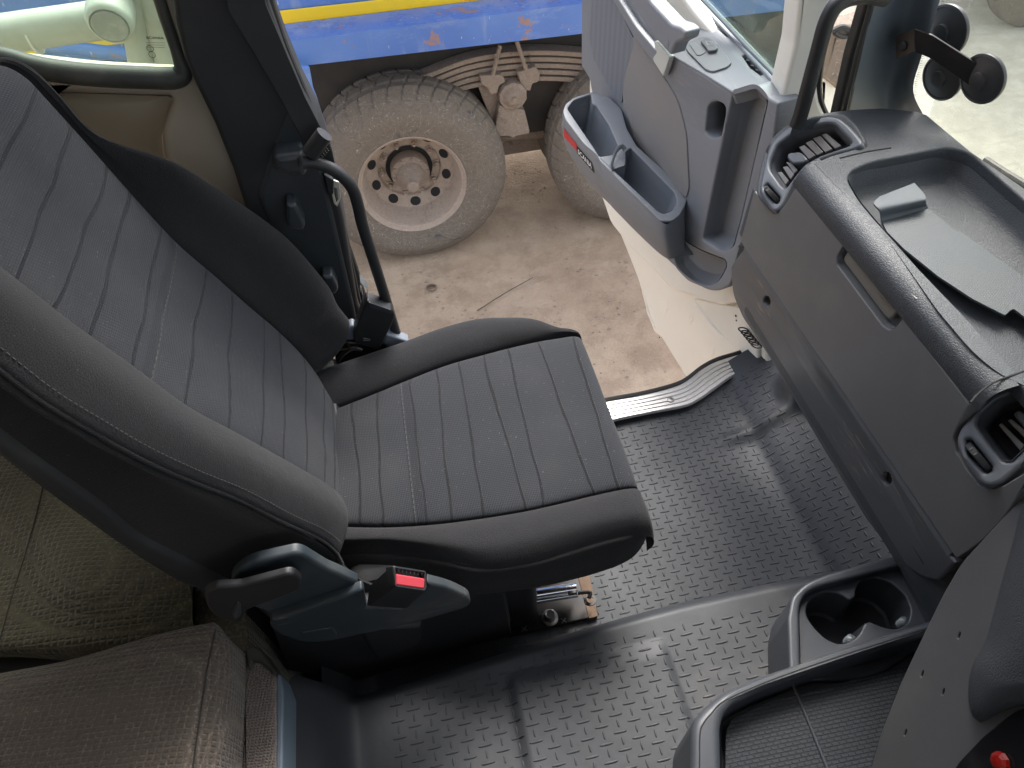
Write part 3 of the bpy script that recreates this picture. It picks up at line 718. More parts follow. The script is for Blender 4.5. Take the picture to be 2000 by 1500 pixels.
# ============================================================ PASSENGER DOOR
a=R_(11); du=np.array([-math.sin(a),math.cos(a),0]); D=Pl((.70,1.05,0),np.cross(du,(0,0,1)))
door=Thing('cab_door','open grey-trimmed cab door with white steel lower part and storage pockets','door',(.70,1.05,0))
m_door2=m_door
recess=rnd([(1431,181,6),(1477,167,14),(1500,192,14),(1446,430,10),(1431,485,10),(1408,491,8),(1371,468,8)],5)
oval=[(1396.5+18*math.cos(t)+(-2 if math.sin(t)>0 else 2),234+ (16*math.sin(t)+(19 if math.sin(t)>0 else -19))) for t in (2*math.pi*i/32 for i in range(32))]
lowrec=rnd([(1319,461,4),(1312,490,8),(1320,520,10),(1344,545,10),(1380,560,16),(1404,550,16),(1419,520,10),(1417,508,6),(1370,490,16)],5)
armslot=rnd([(1190,-90),(1234,20,6),(1262,66,6),(1300,120,4),(1296,146,3),(1283,124,5),(1240,66,6),(1196,0,6),(1160,-90)],4)
main=rnd([(1136,-90),(1135,128,4),(1151,154,4),(1156,182,4),(1160,300),(1250,440),(1300,505,10),(1345,546,14),(1378,566,14),(1400,570,12),(1427,558,10),(1440,500,10),(1480,380),(1508,290,4),(1521,201,4),(1500,190,3),(1477,166,8),(1431,180,4),(1370,143,8),(1309,108,5),(1250,30),(1185,-90)],4)
mb=MB(); mb.plate(D,main,[recess,oval,lowrec],th=.05,bev=.005,seg=3)
mb.tub(D,recess,off=-.005,prof=((0,0),(.003,-.010),(.008,-.038),(.014,-.044)),m=0)
mb.tub(D,oval,off=-.005,prof=((0,0),(.002,-.05),(.006,-.055)),m=1)
mb.tub(D,lowrec,off=-.005,prof=((0,0),(.004,-.012),(.018,-.035),(.03,-.04)),m=0)
tp=door.add('trim_panel',mb,[m_door,m_black])
# shelf under the window
A=D.hit(1309,108);B=D.hit(1431,178); Sh=P3(A,B,A-D.N*.06+np.array([0,0,.032]))
cup=rnd([(1240,-90),(1274,0,6),(1311,46,8),(1330,52,8),(1344,44,5),(1343,33,5),(1316,-4,5),(1275,-90)],4)
sl1=rnd([(1380,31),(1386,28),(1424,67),(1420,72),(1398,52)],1); sl2=rnd([(1449,108),(1455,106),(1491,143),(1486,147),(1465,132)],1)
mb=MB(); mb.plate(Sh,rnd([(1150,-130),(1250,30),(1309,108),(1370,143),(1431,181),(1477,168),(1503,193),(1521,200),(1520,166),(1358,0),(1275,-130)],3),[cup,sl1,sl2],off=.0005,th=.03,bev=.003)
mb.tub(Sh,cup,off=-.0025,prof=((0,0),(.003,-.02),(.008,-.035)),m=1)
for s_ in (sl1,sl2): mb.tub(Sh,s_,off=-.0025,prof=((0,0),(.0005,-.012)),m=1,mcap=2)
for (x,y) in ((1393,42),(1403,53),(1412,62),(1461,118),(1470,128),(1480,137)):
    q=Sh.hit(x,y,-.003); mb.tube([q+Sh.U*.004+Sh.V*.002,q-Sh.U*.004-Sh.V*.002],.0012,6)
door.add('window_shelf',mb,[m_door,m_doordk,m_hole],tp)
# insert and speaker
mb=MB(); mb.plate(D,rnd([(1228,84),(1245,60,5),(1262,90,5),(1295,150,20),(1323,196,20),(1340,262,20),(1345,368,10),(1339,388,8),(1300,345,10),(1239,275,16),(1225,222,14),(1217,212,3),(1215,165,10),(1220,118,10)],4),off=.0035,th=.006,bev=.002); door.add('cloth_insert',mb,m_insert,tp)
t=NT('speaker_mesh'); vo=t.n('ShaderNodeTexVoronoi'); vo.inputs['Scale'].default_value=210; vo.inputs['Randomness'].default_value=0; t.l(t.map(t.tc(),(1,1,1),(R_(45),0,0)),vo.inputs['Vector'])
k_=t.ramp(vo.outputs['Distance'],.25,.42,1,0); m_spk=t.out(t.mix(t.math('MULTIPLY',k_,.45),(.17,.185,.21),(.03,.03,.035)),.5,t.bump(k_,.0006,-.4))
mb=MB(); mb.plate(D,rnd([(1120,-130),(1155,0,8),(1150,70,10),(1158,115,10),(1203,196,6),(1214,201,3),(1219,150,16),(1239,82,6),(1222,45,16),(1198,-4,10),(1150,-90)],4),off=.004,th=.006,bev=.0015); door.add('speaker_grille',mb,m_spk,tp)
mb=MB(); mb.plate(D,rnd([(1085,-140),(1204,-8,6),(1240,50,6),(1278,96,6),(1307,112,3),(1295,150,3),(1280,128,6),(1237,72,8),(1194,-6,8),(1130,-110)],4),off=.016,th=.016,bev=.003); door.add('armrest_channel',mb,m_door)
mb=MB(); mb.plate(D,rnd([(1277,80,2),(1284,84,2),(1307,112,2),(1295,149,2),(1276,120,2),(1275,113,2),(1283,102,4),(1279,96,3)],3),off=.02,th=.012,bev=.002); door.add('pull_bracket',mb,simple('pale_plastic',(.5,.51,.47),.4))
mb=MB(); mb.plate(D,rnd([(1180,-130),(1228,0,6),(1250,34,6),(1276,72,8),(1309,109,5),(1318,86,6),(1336,78,5),(1340,62,6),(1328,52,5),(1311,47,6),(1267,0,8),(1220,-130)],4),off=.034,th=.034,bev=.006); ar=door.add('armrest',mb,m_door)
mb=MB(); c=D.hit(1303,85,.0342); mb.lathe(c,D.N,[(.0075,.0001),(.0075,.0008),(.0068,.0009),(0,.0009)],20); door.add('screw_cap',mb,m_door,ar)
sw=rnd([(1337,88,4),(1345,81,3),(1372,70,5),(1390,74,5),(1410,95,8),(1429,122,5),(1420,131,6),(1392,140,6),(1378,136,6),(1342,100,5)],4)
mb=MB(); mb.plate(Sh,sw,off=.004,th=.006,bev=.0015); sp=door.add('switch_panel',mb,m_slate if False else plastic('switch_panel_plastic',(.12,.135,.145),.35,dust=.05))
mb=MB(); mb.plate(Sh,rnd([(1346,86),(1356,82),(1380,100),(1370,107),(1361,108)],3),off=.0055,th=.003,bev=.0008); door.add('switch_blank',mb,plastic('switch_blank_plastic',(.13,.145,.155),.4),sp)
mb=MB(); mb.plate(Sh,rnd([(1367,80),(1378,72),(1388,75),(1401,90),(1398,98),(1382,100),(1379,94)],3),off=.010,th=.008,bev=.002); rk=door.add('window_switch',mb,m_vent,sp)
mb=MB(); q=[Sh.hit(*p,.0104) for p in ((1378,80),(1388,82),(1392,88),(1382,87))]; mb.tube(q,.0004,6,closed=True); door.add('switch_symbol',mb,simple('white_print',(.7,.7,.7),.5),rk)
# pocket bins
A=D.hit(1337,385);B=D.hit(1225,227); Rm=Pl(A,np.cross(B-A,D.N))
hA=rnd([(1108,212,5),(1120,196,5),(1154,184,3),(1157,203,4),(1165,206),(1190,245),(1209,288,4),(1202,301,4),(1171,306,4),(1158,285,10),(1128,242)],4)
hB=rnd([(1197,331,3),(1222,322,5),(1222,296,4),(1232,288,4),(1318,376,5),(1323,394,6),(1313,412,6),(1295,418,6),(1285,412,6)],4)
rimo=[(1157,179),(1122,190),(1105,202),(1099,217),(1104,233),(1140,281),(1166,303),(1172,315),(1230,373),(1290,432),(1312,432),(1328,420),(1339,400),(1344,378),(1300,335),(1243,284),(1224,250),(1214,212),(1190,190)]
mb=MB(); mb.plate(Rm,rnd(rimo,5,3),[hA,hB],th=.006,bev=.0025,seg=3)
mb.tub(Rm,hA,off=-.0025,prof=((0,0),(.002,-.03),(.006,-.10),(.012,-.11)),m=1)
mb.tub(Rm,hB,off=-.0025,prof=((0,0),(.002,-.03),(.006,-.08),(.012,-.09)),m=1)
wall=[((1157,180),(1160,250)),((1122,191),(1125,262)),((1105,203),(1100,245)),((1099.5,218),(1101,264)),((1105,234),(1110,296)),((1140,282),(1150,358)),((1167,304),(1190,398)),((1173,316),(1199,408)),((1230,374),(1245,455)),((1290,432.5),(1293,499)),((1312,432),(1315,505)),((1338,401),(1338,490))]
tops=[Rm.hit(*t_,-.001) for t_,b in wall]; 
mids=[];bots=[];und=[]
for (t_,b),T3 in zip(wall,tops):
    o=(T3-D.P)@D.N; 
    f=.55; x=t_[0]*(1-f)+b[0]*f; y=t_[1]*(1-f)+b[1]*f
    mids.append(D.hit(x,y,o*.98)); bots.append(D.hit(*b,o*.8)); und.append(D.hit(b[0],b[1],o*.8)-D.N*o*.9+np.array([0,0,-.01]))
def dens(L): return cr(L,4)
mb.rings([dens(tops),dens([.5*a_+.5*b_+D.N*.002 for a_,b_ in zip(tops,mids)]),dens(mids),dens([.3*a_+.7*b_+D.N*.003 for a_,b_ in zip(mids,bots)]),dens(bots),dens(und)],closed=False)
bins=door.add('storage_bin',mb,[m_door,m_doordk],ang=50)
mb=MB(); mb.tube([Rm.hit(1198,331,.001),Rm.hit(1195,320,.012),Rm.hit(1203,296,.02),Rm.hit(1214,286,.02),Rm.hit(1221,292,.012)],.006,8,4,flat=.4)
mb.plate(Rm,rnd([(1171,307,3),(1203,301,3),(1222,322,3),(1197,331,3)],3),off=.0015,th=.004,bev=.001)
door.add('bin_divider',mb,m_door,bins)
mb=MB(); q=[Rm.hit(*p,-.02) for p in ((1175,250),(1194,272),(1196,300),(1176,300))]; mb.plate(D.off((Rm.hit(1185,290,-.05)-D.P)@D.N*.5),rnd([(1176,250),(1194,272),(1195,304),(1173,304)],3),th=.02,bev=.004); door.add('bin_rib',mb,m_door,bins)
M=lambda i,f:tops[i]*(1-f)+mids[i]*f
bpy.context.view_layer.update()
mb=MB(); decal(mb,bins,door.b,[(1102,250),(1127,282),(1127,294),(1102,267)],10,3,.0015); door.add('red_reflector',mb,m_red,bins)
mb=MB(); decal(mb,bins,door.b,[(1128,285),(1156,317),(1162,338),(1128,299)],12,3,.0015); bd_=door.add('name_badge',mb,m_gloss,bins)
mb=MB(); text_on(mb,'SCANIA',bins,door.b,(1130,299),(1157,329),(1130,290),.0022,bold=.02); door.add('lettering',mb,simple('silver_print',(.7,.7,.7),.4),bd_)
# steel door shell
mb=MB(); mb.plate(D,rnd([(1150,-160),(1150,300),(1170,374,6),(1180,400,10),(1192,436,10),(1226,479,8),(1262,514),(1292,545),(1312,567,8),(1346,577),(1385,592),(1415,598,10),(1440,590),(1470,560),(1500,400),(1512,200),(1500,185),(1352,18),(1220,-160)],4),off=-.075,th=.04,bev=.01,seg=4); sh=door.add('steel_frame',mb,m_white)
mb=MB(); mb.plate(D,rnd([(1200,430),(1247,550,10),(1262,610,10),(1277,650,6),(1292,661,4),(1318,704,6),(1346,748),(1400,830),(1500,830),(1500,500),(1300,430)],4),off=-.10,th=.03,bev=.01,seg=4)
for l_ in (((1310,571),(1303,600),(1295,634)),((1358,604),(1352,622),(1346,643)),((1400,661),(1394,685),(1388,712)),((1352,582),(1400,640),(1442,682)),((1258,560),(1270,610),(1286,648))):
    mb.tube([D.hit(*p,-.104) for p in l_],[.004,.012,.004],12,4,flat=.55)
mb.plate(D,rnd([(1352,584,4),(1440,600),(1480,600),(1480,740),(1440,690,4),(1412,655,6)],4),off=-.09,th=.012,bev=.006)
apr=door.add('steel_apron',mb,m_white)
mb=MB(); 
for (x,y,r) in ((1437,617,.0035),(1438,626,.0025),(1288,659,.003)):
    c=D.hit(x,y,-.0885 if x>1400 else -.098); mb.lathe(c,D.N,[(r,0),(r*.8,.0006),(0,.0007)],12)
door.add('drain_shade_disc',mb,m_hole,apr)  # small dark discs on the steel, hole shade put into colour
mb=MB(); q=D.hit(1462,655,-.03); 
for k in range(6): mb.lathe(D.hit(1452+k*5,646+k*6,-.075),(0.2,.2,1),[(.012,0),(.015,.002),(.012,.004)],14)
door.add('hinge_boot',mb,m_rubber)
mb=MB(); Dg=D.off(-.085); mb.plate(Dg,[(1230,-140),(1376,-3),(1519,148),(1530,120),(1566,-60),(1580,-140)],th=.004,bev=.0004,seg=1,back=True); door.add('window_glass',mb,glass('door_glass',(.72,.82,.78),.07,1.6))
mb=MB(); mb.tube([Sh.hit(*p,.001) for p in ((1235,-130),(1352,-8),(1440,84),(1519,168))],.004,8,3); mb.tube([Dg.hit(*p,.006) for p in ((1255,-120),(1380,8),(1450,82),(1521,156))],.004,8,3); door.add('window_seal',mb,m_doordk)
mb=MB(); mb.plate(D.off(-.07),rnd([(1562,-100),(1583,-100),(1571,0),(1548,110),(1530,196,4),(1519,202,3),(1519,165),(1534,110),(1554,0)],5),th=.02,bev=.004); door.add('window_frame',mb,plastic('window_frame_plastic',(.035,.035,.042),.5))
# ============================================================ FRONT PILLAR + WINDSCREEN
fp=Thing('front_pillar','white steel windscreen pillar with black grab handle and slate inner trim','pillar',(.8,1.08,.75))
mb=MB(); mb.plate(PY(1.10),rnd([(1571,-90),(1645,-90),(1638,-10),(1620,50),(1606,115),(1597,165),(1602,200),(1622,240),(1600,300),(1520,300),(1512,262),(1530,180),(1552,90)],8),th=.05,bev=.008); fp.add('steel_post',mb,m_white)
mb=MB(); mb.tube([PY(1.105).hit(*p) for p in ((1648,-60),(1632,10),(1614,80),(1605,120),(1600,170),(1606,205),(1625,245))],.005,8,4); fp.add('post_seal',mb,m_rubber)
mb=MB(); mb.plate(PY(1.03),rnd([(1694,-90),(1722,-90),(1712,9),(1690,90),(1661,225),(1630,240),(1660,110),(1692,0)],3),th=.02,bev=.006); mb.tube([PY(1.02).hit(*p) for p in ((1708,-80),(1700,10),(1676,100),(1648,225))],.004,8,3); fp.add('door_seal',mb,m_rubber)
rows=[]
for y,xs_ in ((-90,(1722,1755,1795,1840,1868)),(0,(1706,1738,1775,1815,1836)),(60,(1693,1722,1762,1800,1818)),(120,(1680,1708,1748,1782,1797)),(180,(1664,1698,1738,1768,1784)),(240,(1640,1690,1740,1775,1812))):
    rows.append([PY(yy).hit(x,y) for x,yy in zip(xs_,(1.03,1.045,1.055,1.02,.975))])
mb=MB(); mb.loft(rows,5,5); fp.add('pillar_trim',mb,plastic('pillar_trim_plastic',(.12,.145,.165),.5,500,.0004,.1),ang=60)
mb=MB(); mb.tube([PY(.985).hit(*p) for p in ((1730,-6),(1690,-9),(1656,-3),(1630,14),(1613,46),(1600,92),(1580,165),(1565,220),(1556,246))],[.014,.0125,.0125,.0125,.0125,.0125,.0125,.0125,.0125],16,6); fp.add('grab_handle',mb,m_black)
Gl=Pl((.945,0,.75),(1,0,.10)); 
ws=Thing('windscreen','large front windscreen with a dotted dark border, above the dashboard','windscreen',(.94,0,.75))
mb=MB(); c0=Gl.to2((.96,-.98,.60)); c1=Gl.to2(tuple(Gl.P+np.array([0,.99,0]))); y0,y1=sorted((c0[0],c1[0])); mb.plate(Gl,[(y0,-.12),(y1,-.12),(y1,1.22),(y0,1.22)],th=.005,bev=.0005,seg=1,back=True,world2=True); ws.add('glass',mb,glass('windscreen_glass',(.95,.955,.93),.07))
mb=MB()
for k in range(46):
    for r in range(3):
        x=1838-1.25*k-.0045*(k-46)**2*.5 if False else None
        t_=k/45; px=np.interp(t_,(0,.3,.6,.85,1),(1842,1823,1800,1786,1784)); py=np.interp(t_,(0,.3,.6,.85,1),(-10,50,110,160,185))
        mb.lathe(Gl.hit(px+2+r*2.2,py,.0008),Gl.N,[(.0009-.0002*r,0),(0,.0002)],5)
ws.add('dotted_border',mb,m_hole)
wip=Thing('windscreen_wiper','black wiper arm lying along the outside base of the windscreen','wiper',(1.02,.75,.66))
mb=MB(); Gw=Gl.off(-.05); mb.tube([Gw.hit(*p) for p in ((1925,312),(1960,335),(2020,372),(2100,430))],.006,8,3); wip.add('arm',mb,m_rubber)
mb=MB(); mb.tube([Gw.hit(*p) for p in ((1938,342),(1975,362),(2040,400))],.004,8,3); wip.add('blade',mb,m_rubber)
# suction mount
sm=Thing('suction_mount','flat black bracket with three round suction discs at the windscreen','device mount',tuple(Gl.hit(1860,110)))
for (x,y,r) in ((1858,57,.043),(1852,146,.039),(1931,149,.039)):
    mb=MB(); c=Gl.hit(x,y,.002); nn=nrm(Gl.N+np.array([0,-.22,.0])); c=c+nn*.012
    mb.lathe(c,nn,[(0,-.012),(r*.7,-.010),(r*.97,-.004),(r,0),(r*.985,.003),(r*.9,.0045),(r*.88,.003),(r*.6,.006),(r*.34,.008),(r*.33,.013),(r*.2,.014),(0,.014)],44); sm.add('suction_disc',mb,plastic('suction_rubber',(.03,.031,.033),.4,dust=.05) if (x==1858) else bpy.data.materials['suction_rubber'])
Gb=Pl(Gl.hit(1860,110,.045),nrm(Gl.N+np.array([0,-.75,.05])))
mb=MB(); mb.plate(Gb,rnd([(1786,57,3),(1820,69,3),(1919,132),(1910,178),(1886,162),(1817,114,3),(1784,100,4)],3),th=.004,bev=.0006,back=True); arm=sm.add('flat_bar',mb,m_blacksteel)
mb=MB(); Gf=Pl(Gb.hit(1787,80),nrm(Gb.N+np.array([-.9,.2,0]))); mb.plate(Gf,[(1748,70),(1787,57),(1786,101),(1749,116)],th=.004,bev=.0006,back=True); ft=sm.add('mounting_foot',mb,m_blacksteel)
mb=MB(); mb.lathe(Gf.hit(1763,90,.0005),Gf.N,[(.0085,0),(.0085,.002),(.005,.004),(.004,.003),(0,.003)],16); sm.add('screw',mb,m_black,ft)
# dirty bracket in the door gap
mb=MB(); mb.plate(PY(1.3),rnd([(1628,62),(1700,40),(1690,165),(1640,180),(1605,150)],6),th=.05,bev=.01); mb.plate(PY(1.28),rnd([(1630,55),(1672,48),(1668,75),(1632,78)],5),th=.05,bev=.01)
gpt=Thing('step_well_bracket','mud-covered bracket seen through the gap beside the front pillar','bracket',tuple(PY(1.3).hit(1645,120))); gpt.add('muddy_plate',mb,m_mud)
mb=MB(); mb.tube([PY(1.27).hit(*p) for p in ((1625,60),(1645,52),(1664,62),(1650,72),(1630,64),(1648,56),(1668,70))],.005,8,5); gpt.add('wiring',mb,m_rubber)
mb=MB(); mb.plate(PY(1.32),rnd([(1605,150),(1640,158),(1655,195),(1640,230),(1600,230)],6),th=.05,bev=.01); gpt.add('pale_panel',mb,m_white)
# ============================================================ DASHBOARD
dash_t=Thing('dashboard','dark grey dashboard with glovebox, air vents and a recessed top tray','dashboard',(.7,.5,.5))
XG=.632; Xg=PX(XG)
handle_hole=rnd([(1647,477),(1634,500,5),(1634,517,5),(1723,636,4),(1737,645,5),(1748,641,4),(1764,616,2)],4)
mb=MB(); mb.plate(Xg,rnd([(1446,472,3),(1473,372),(1480,382),(1500,408),(1514,416),(1524,411),(1534,398),(1553,367),(1647,480),(1634,501,5),(1634,517,5),(1723,636,4),(1737,645,5),(1748,641,4),(1763,620),(1893,790),(1880,812),(1868,836),(1861,858),(1866,882),(1888,918),(1911,948),(1934,956),(1958,949),(1990,930),(2030,905),(1960,1015,40),(1915,1060,20),(1868,1092,5)],5),[],th=.025,bev=.002)
mb.tub(Xg,rnd([(1652,474),(1634,501,5),(1634,517,5),(1723,636,4),(1737,645,5),(1748,641,4),(1768,612,2)],4),off=-.002,prof=((0,0),(.0015,-.004),(.004,-.013),(.006,-.014)))
gb=dash_t.add('glovebox_lid',mb,m_glove)
mb=MB(); mb.plate(Xg,rnd([(1680,470),(1656,488),(1647,503,4),(1648,512,4),(1727,618,4),(1736,625,3),(1743,621,3),(1757,603),(1790,585)],3),off=-.006,th=.012,bev=.003); gh=dash_t.add('glovebox_handle',mb,m_handle,gb)
mb=MB(); text(mb,'SCANIA',Xg,(1714,577),(1737,607),(1721,572),-.0052,bold=.03); dash_t.add('lettering',mb,m_bronze,gh)
# roll + top
VB1=[(1484,368),(1494,320),(1502,292),(1514,273),(1536,254),(1576,236),(1615,229),(1638,233),(1657,248),(1680,275),(1665,289),(1624,301),(1587,315),(1560,339),(1543,364),(1526,399),(1515,410),(1505,406),(1487,379)]
VB2=[(1872,856),(1880,838),(1898,815),(1914,799),(1946,768),(2000,746),(2080,722),(2140,744),(2160,800),(2120,846),(2000,904),(1955,939),(1932,946),(1917,939),(1895,909),(1874,872)]
mb=MB(); rows=[]
for y in np.linspace(.975,-.6,420):
    e=1 if y<.93 else 1-((y-.93)/.045)**2*.35
    rows.append([(XG+.002,y,.7015),(XG-.0005,y,.705),(XG-.001,y,.7+.017*e),(XG+.003,y,.7+.032*e),(XG+.013,y,.7+.041*e),(.66,y,.7+.0445*e),(.668,y,.7445)])
mb.loft(rows,8,1); cut(mb,[VB1,VB2])
Zt=PZ(.745)
NB=[proj((.667,.5,.745)),(1588,318),(1624,303),(1668,291),(1683,283),(1682,274),(1658,246),(1640,231),(1616,227),(1576,234),(1548,246)]
far=[(1554,238),(1580,229),(1614,219),(1660,213),(1720,210),(1790,216),(1812,224),(1850,256),(1900,297),(1960,338),(2000,366),(2130,446)]
near=[proj((.667,-.6,.745)),proj((.667,.3,.745)),proj((.667,.93,.745))]
tray=rnd([(1648,352,8),(1657,330,8),(1700,312,20),(1850,286,16),(1893,296,16),(2010,395),(2130,510),(2250,700),(2150,900),(2000,752,10),(1950,728,24),(1897,688,20),(1835,610),(1700,440,10),(1670,392,16)],5)
near2=[proj((.667,y,.745)) for y in (.92,.8,.6,.4,.2,0,-.3)]
tray=rnd([(1655,350,10),(1662,333,10),(1700,316,20),(1850,287,16),(1893,297,18),(2010,398),(2200,585),(2300,760),(2150,870),(2010,752,12),(1955,727,24),(1905,686,30),(1838,607),(1722,443,10),(1676,388,20)],5)
mb.plate(Zt,[proj((.95,-.6,.745))]+near[:2]+NB+far,[tray],th=.02,bev=.004)
mb.tub(Zt,tray,off=-.004,prof=((0,0),(.003,-.006),(.012,-.035),(.018,-.042),(.03,-.046)))
dash_t.add('top_pad',mb,m_dash,ang=50)
for L_ in (((1640,309),(1690,297),(1740,289)),((1895,786),(1915,765),(1945,745),(2000,725))):
    mb=MB(); mb.tube([Zt.hit(*p,.0003) for p in L_],.0013,6,5); dash_t.add('pad_seam',mb,m_hole)
mb=MB(); mb.plate(PY(.975),rnd([(1452,470),(1480,378),(1505,410),(1560,372),(1700,300),(1640,420),(1500,520)],4),th=.02,bev=.008)
mb.box((XG+.03,-.6,.32),(.93,.955,.64),.01)
dash_t.add('dash_body',mb,m_dashtop)
mb=MB(); mb.box((.56,-.85,.62),(.88,-.16,1.02),.05); dash_t.add('unseen_binnacle_block',mb,m_dash)  # unseen box added to shade the floor tunnel
# vents
def vent(A,bez,opening,wheelslot,slats,knob,rim):
    V=A; vt=MB()
    vt.plate(V,rnd(bez,9,4),[rnd(opening,7,4),rnd(wheelslot,3,4)],off=.004,th=.07,bev=.005,seg=4)
    vt.tub(V,rnd(opening,7,4),off=-.001,prof=((0,0),(.004,-.008),(.006,-.02),(.006,-.034)),mcap=1)
    vt.tub(V,rnd(wheelslot,3,4),off=-.001,prof=((0,0),(.001,-.01)),mcap=1)
    if rim: vt.plate(V,rnd(rim,9,4),[rnd(opening,7,4),rnd(wheelslot,3,4)],off=-.004,th=.07,bev=.004,m=2)
    v=dash_t.add('air_vent',vt,[m_vent,m_hole,m_dash])
    for q in slats:
        b=MB(); b.plate(V,rnd(q,1.5,3),off=-.012,th=.014,bev=.001); dash_t.add('vent_slat',b,m_slat,v)
    b=MB(); b.plate(V,rnd(knob,4,4),off=-.003,th=.02,bev=.003); dash_t.add('vent_knob',b,m_vent,v)
    c=np.mean([V.hit(*p) for p in wheelslot],axis=0); d=nrm(V.hit(*wheelslot[3])-V.hit(*wheelslot[0]))
    b=MB(); ax=np.cross(d,V.N); L=np.linalg.norm(V.hit(*wheelslot[3])-V.hit(*wheelslot[0]))*.47
    b.lathe(c-ax*.004+V.N*(-.006),ax,[(L*.9,0),(L*.95,.001),(L*.95,.007),(L*.9,.008)],26,cap0=True,cap1=True); dash_t.add('thumb_wheel',b,m_black,v)
    for k in (-.3,.05): 
        b=MB(); p=c+d*L*k+V.N*(L*.95-.006); b.tube([p-ax*.002,p+ax*.002],.0007,6); dash_t.add('wheel_mark',b,m_bronze,v)
A=Pl(PX(XG-.008).hit(1500,402),(-.69,0,.72))
vent(A,[(1482,368),(1492,320),(1500,290),(1512,270),(1534,251),(1576,233),(1616,226),(1640,230),(1660,246),(1684,274),(1683,284),(1668,292),(1624,304),(1588,318),(1562,341),(1546,366),(1528,402),(1516,413),(1504,409),(1485,380)],
 [(1503,330),(1503,314),(1517,282),(1544,262),(1576,248),(1612,240),(1628,242),(1662,276),(1660,283),(1602,303),(1570,321),(1547,350),(1534,368),(1526,362)],
 [(1492,364),(1498,357),(1523,385),(1520,395),(1516,397),(1500,382)],
 [((1604,263),(1614,260),(1644,285),(1630,290)),((1587,270),(1602,265),(1626,291),(1611,297)),((1573,279),(1586,273),(1608,297),(1595,303)),((1560,287),(1571,283),(1593,303),(1579,311)),((1535,316),(1546,318),(1558,332),(1550,339)),((1528,326),(1538,324),(1551,340),(1544,350)),((1518,337),(1526,335),(1540,352),(1534,361))],
 [(1537,303),(1541,298),(1562,296),(1570,302),(1577,311),(1571,317),(1549,319),(1538,311)],[(1476,372),(1484,325),(1492,298),(1506,270),(1530,247),(1570,230),(1614,220),(1650,222),(1672,242),(1692,276),(1684,290),(1624,306),(1588,320),(1562,343),(1546,368),(1528,404),(1516,416),(1503,412),(1480,386)])
A=Pl(PX(XG-.010).hit(1925,945),(-.69,0,.72))
vent(A,[(1868,856),(1876,836),(1894,812),(1910,796),(1944,765),(2000,742),(2080,718),(2140,740),(2160,800),(2120,850),(2000,908),(1955,943),(1932,950),(1914,943),(1891,913),(1870,874)],
 [(1907,828),(1914,808),(1944,781),(2000,758),(2080,735),(2125,770),(2100,815),(2000,878),(1976,902),(1961,902),(1932,865)],
 [(1885,858),(1895,856),(1937,909),(1936,919),(1926,924),(1889,887)],
 [((1950,830),(1956,826),(2002,870),(1992,880)),((1968,822),(1975,818),(2025,858),(2012,866)),((1994,812),(2002,808),(2045,846),(2034,854)),((2030,790),(2040,786),(2080,826),(2066,832))],
 [(1978,808),(1988,800),(2003,805),(2050,850),(2040,866),(2000,836)],None)
# lower panel
CX=.633; CZ=float(PX(CX).hit(1740,917)[2]); Lp=P3(np.array([CX,0,CZ]),np.array([CX,1,CZ]),np.array([.672,0,.30])); print('CREASE',CZ)
holes=[[(x+r*.75*math.cos(t),y+r*math.sin(t)) for t in (2*math.pi*i/20 for i in range(20))] for x,y,r in ((1497,588,9),(1731,935,12))]
mb=MB()
cre=[PZ(.478).hit(*p) for p in ((1441,508),(1594,752),(1726,913),(1838,1082))]
yA,yB=.965,.292
mb.rings([[(XG+.02,yA,.512),(XG+.02,yB,.512)],[(XG+.007,yA,.511),(XG+.007,yB,.511)],[(XG+.0045,yA,.508),(XG+.0045,yB,.508)],[(CX,yA,CZ),(CX,yB,CZ)]],closed=False)
p1=proj((CX,yA,CZ)); p2=proj((CX,yB,CZ))
mb.plate(Lp,rnd([p1,p2,(1866,1100,4),(1832,1136,8),(1800,1128,8),(1745,1086,4),(1690,1012),(1600,864),(1500,694,10),(1450,620,10),(1431,575,14),(1427,520)],5),holes,th=.02,bev=.004)
for h in holes: mb.tub(Lp,h,off=-.004,prof=((0,0),(.001,-.012),(.002,-.014)),mcap=1)
dash_t.add('lower_panel',mb,[m_lower,m_hole],ang=40)
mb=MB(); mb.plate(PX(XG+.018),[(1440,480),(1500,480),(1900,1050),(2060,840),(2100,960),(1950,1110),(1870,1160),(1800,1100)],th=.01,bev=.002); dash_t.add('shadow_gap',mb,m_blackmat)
# knee panel and driver side
a_=PX(.60).hit(1890,1085); b_=PZ(.37).hit(1745,1500); c_=PZ(.56).hit(2000,1420)
K=P3(a_,b_,c_)
mb=MB(); ko=rnd([(1680,1580),(1701,1500),(1720,1433),(1741,1380),(1760,1332),(1781,1287),(1800,1247),(1819,1207),(1840,1164),(1877,1100,20),(1950,1020,40),(2010,958,10),(2120,860),(2160,1580)],6)
slots=[[(x+3.2*math.cos(t)*.55-math.sin(t)*2,y+6*math.sin(t)) for t in (2*math.pi*i/12 for i in range(12))] for x,y in ((1873,1241),(1801,1316),(1842,1351),(1768,1431))]
mb.plate(K,ko,slots,th=.03,bev=.0015,seg=2)
for s_ in slots: mb.tub(K,s_,off=-.0015,prof=((0,0),(.0002,-.008)),mcap=1)
kp=dash_t.add('knee_panel',mb,[m_knee,m_hole],ang=12)
rows=[]
Kp=K
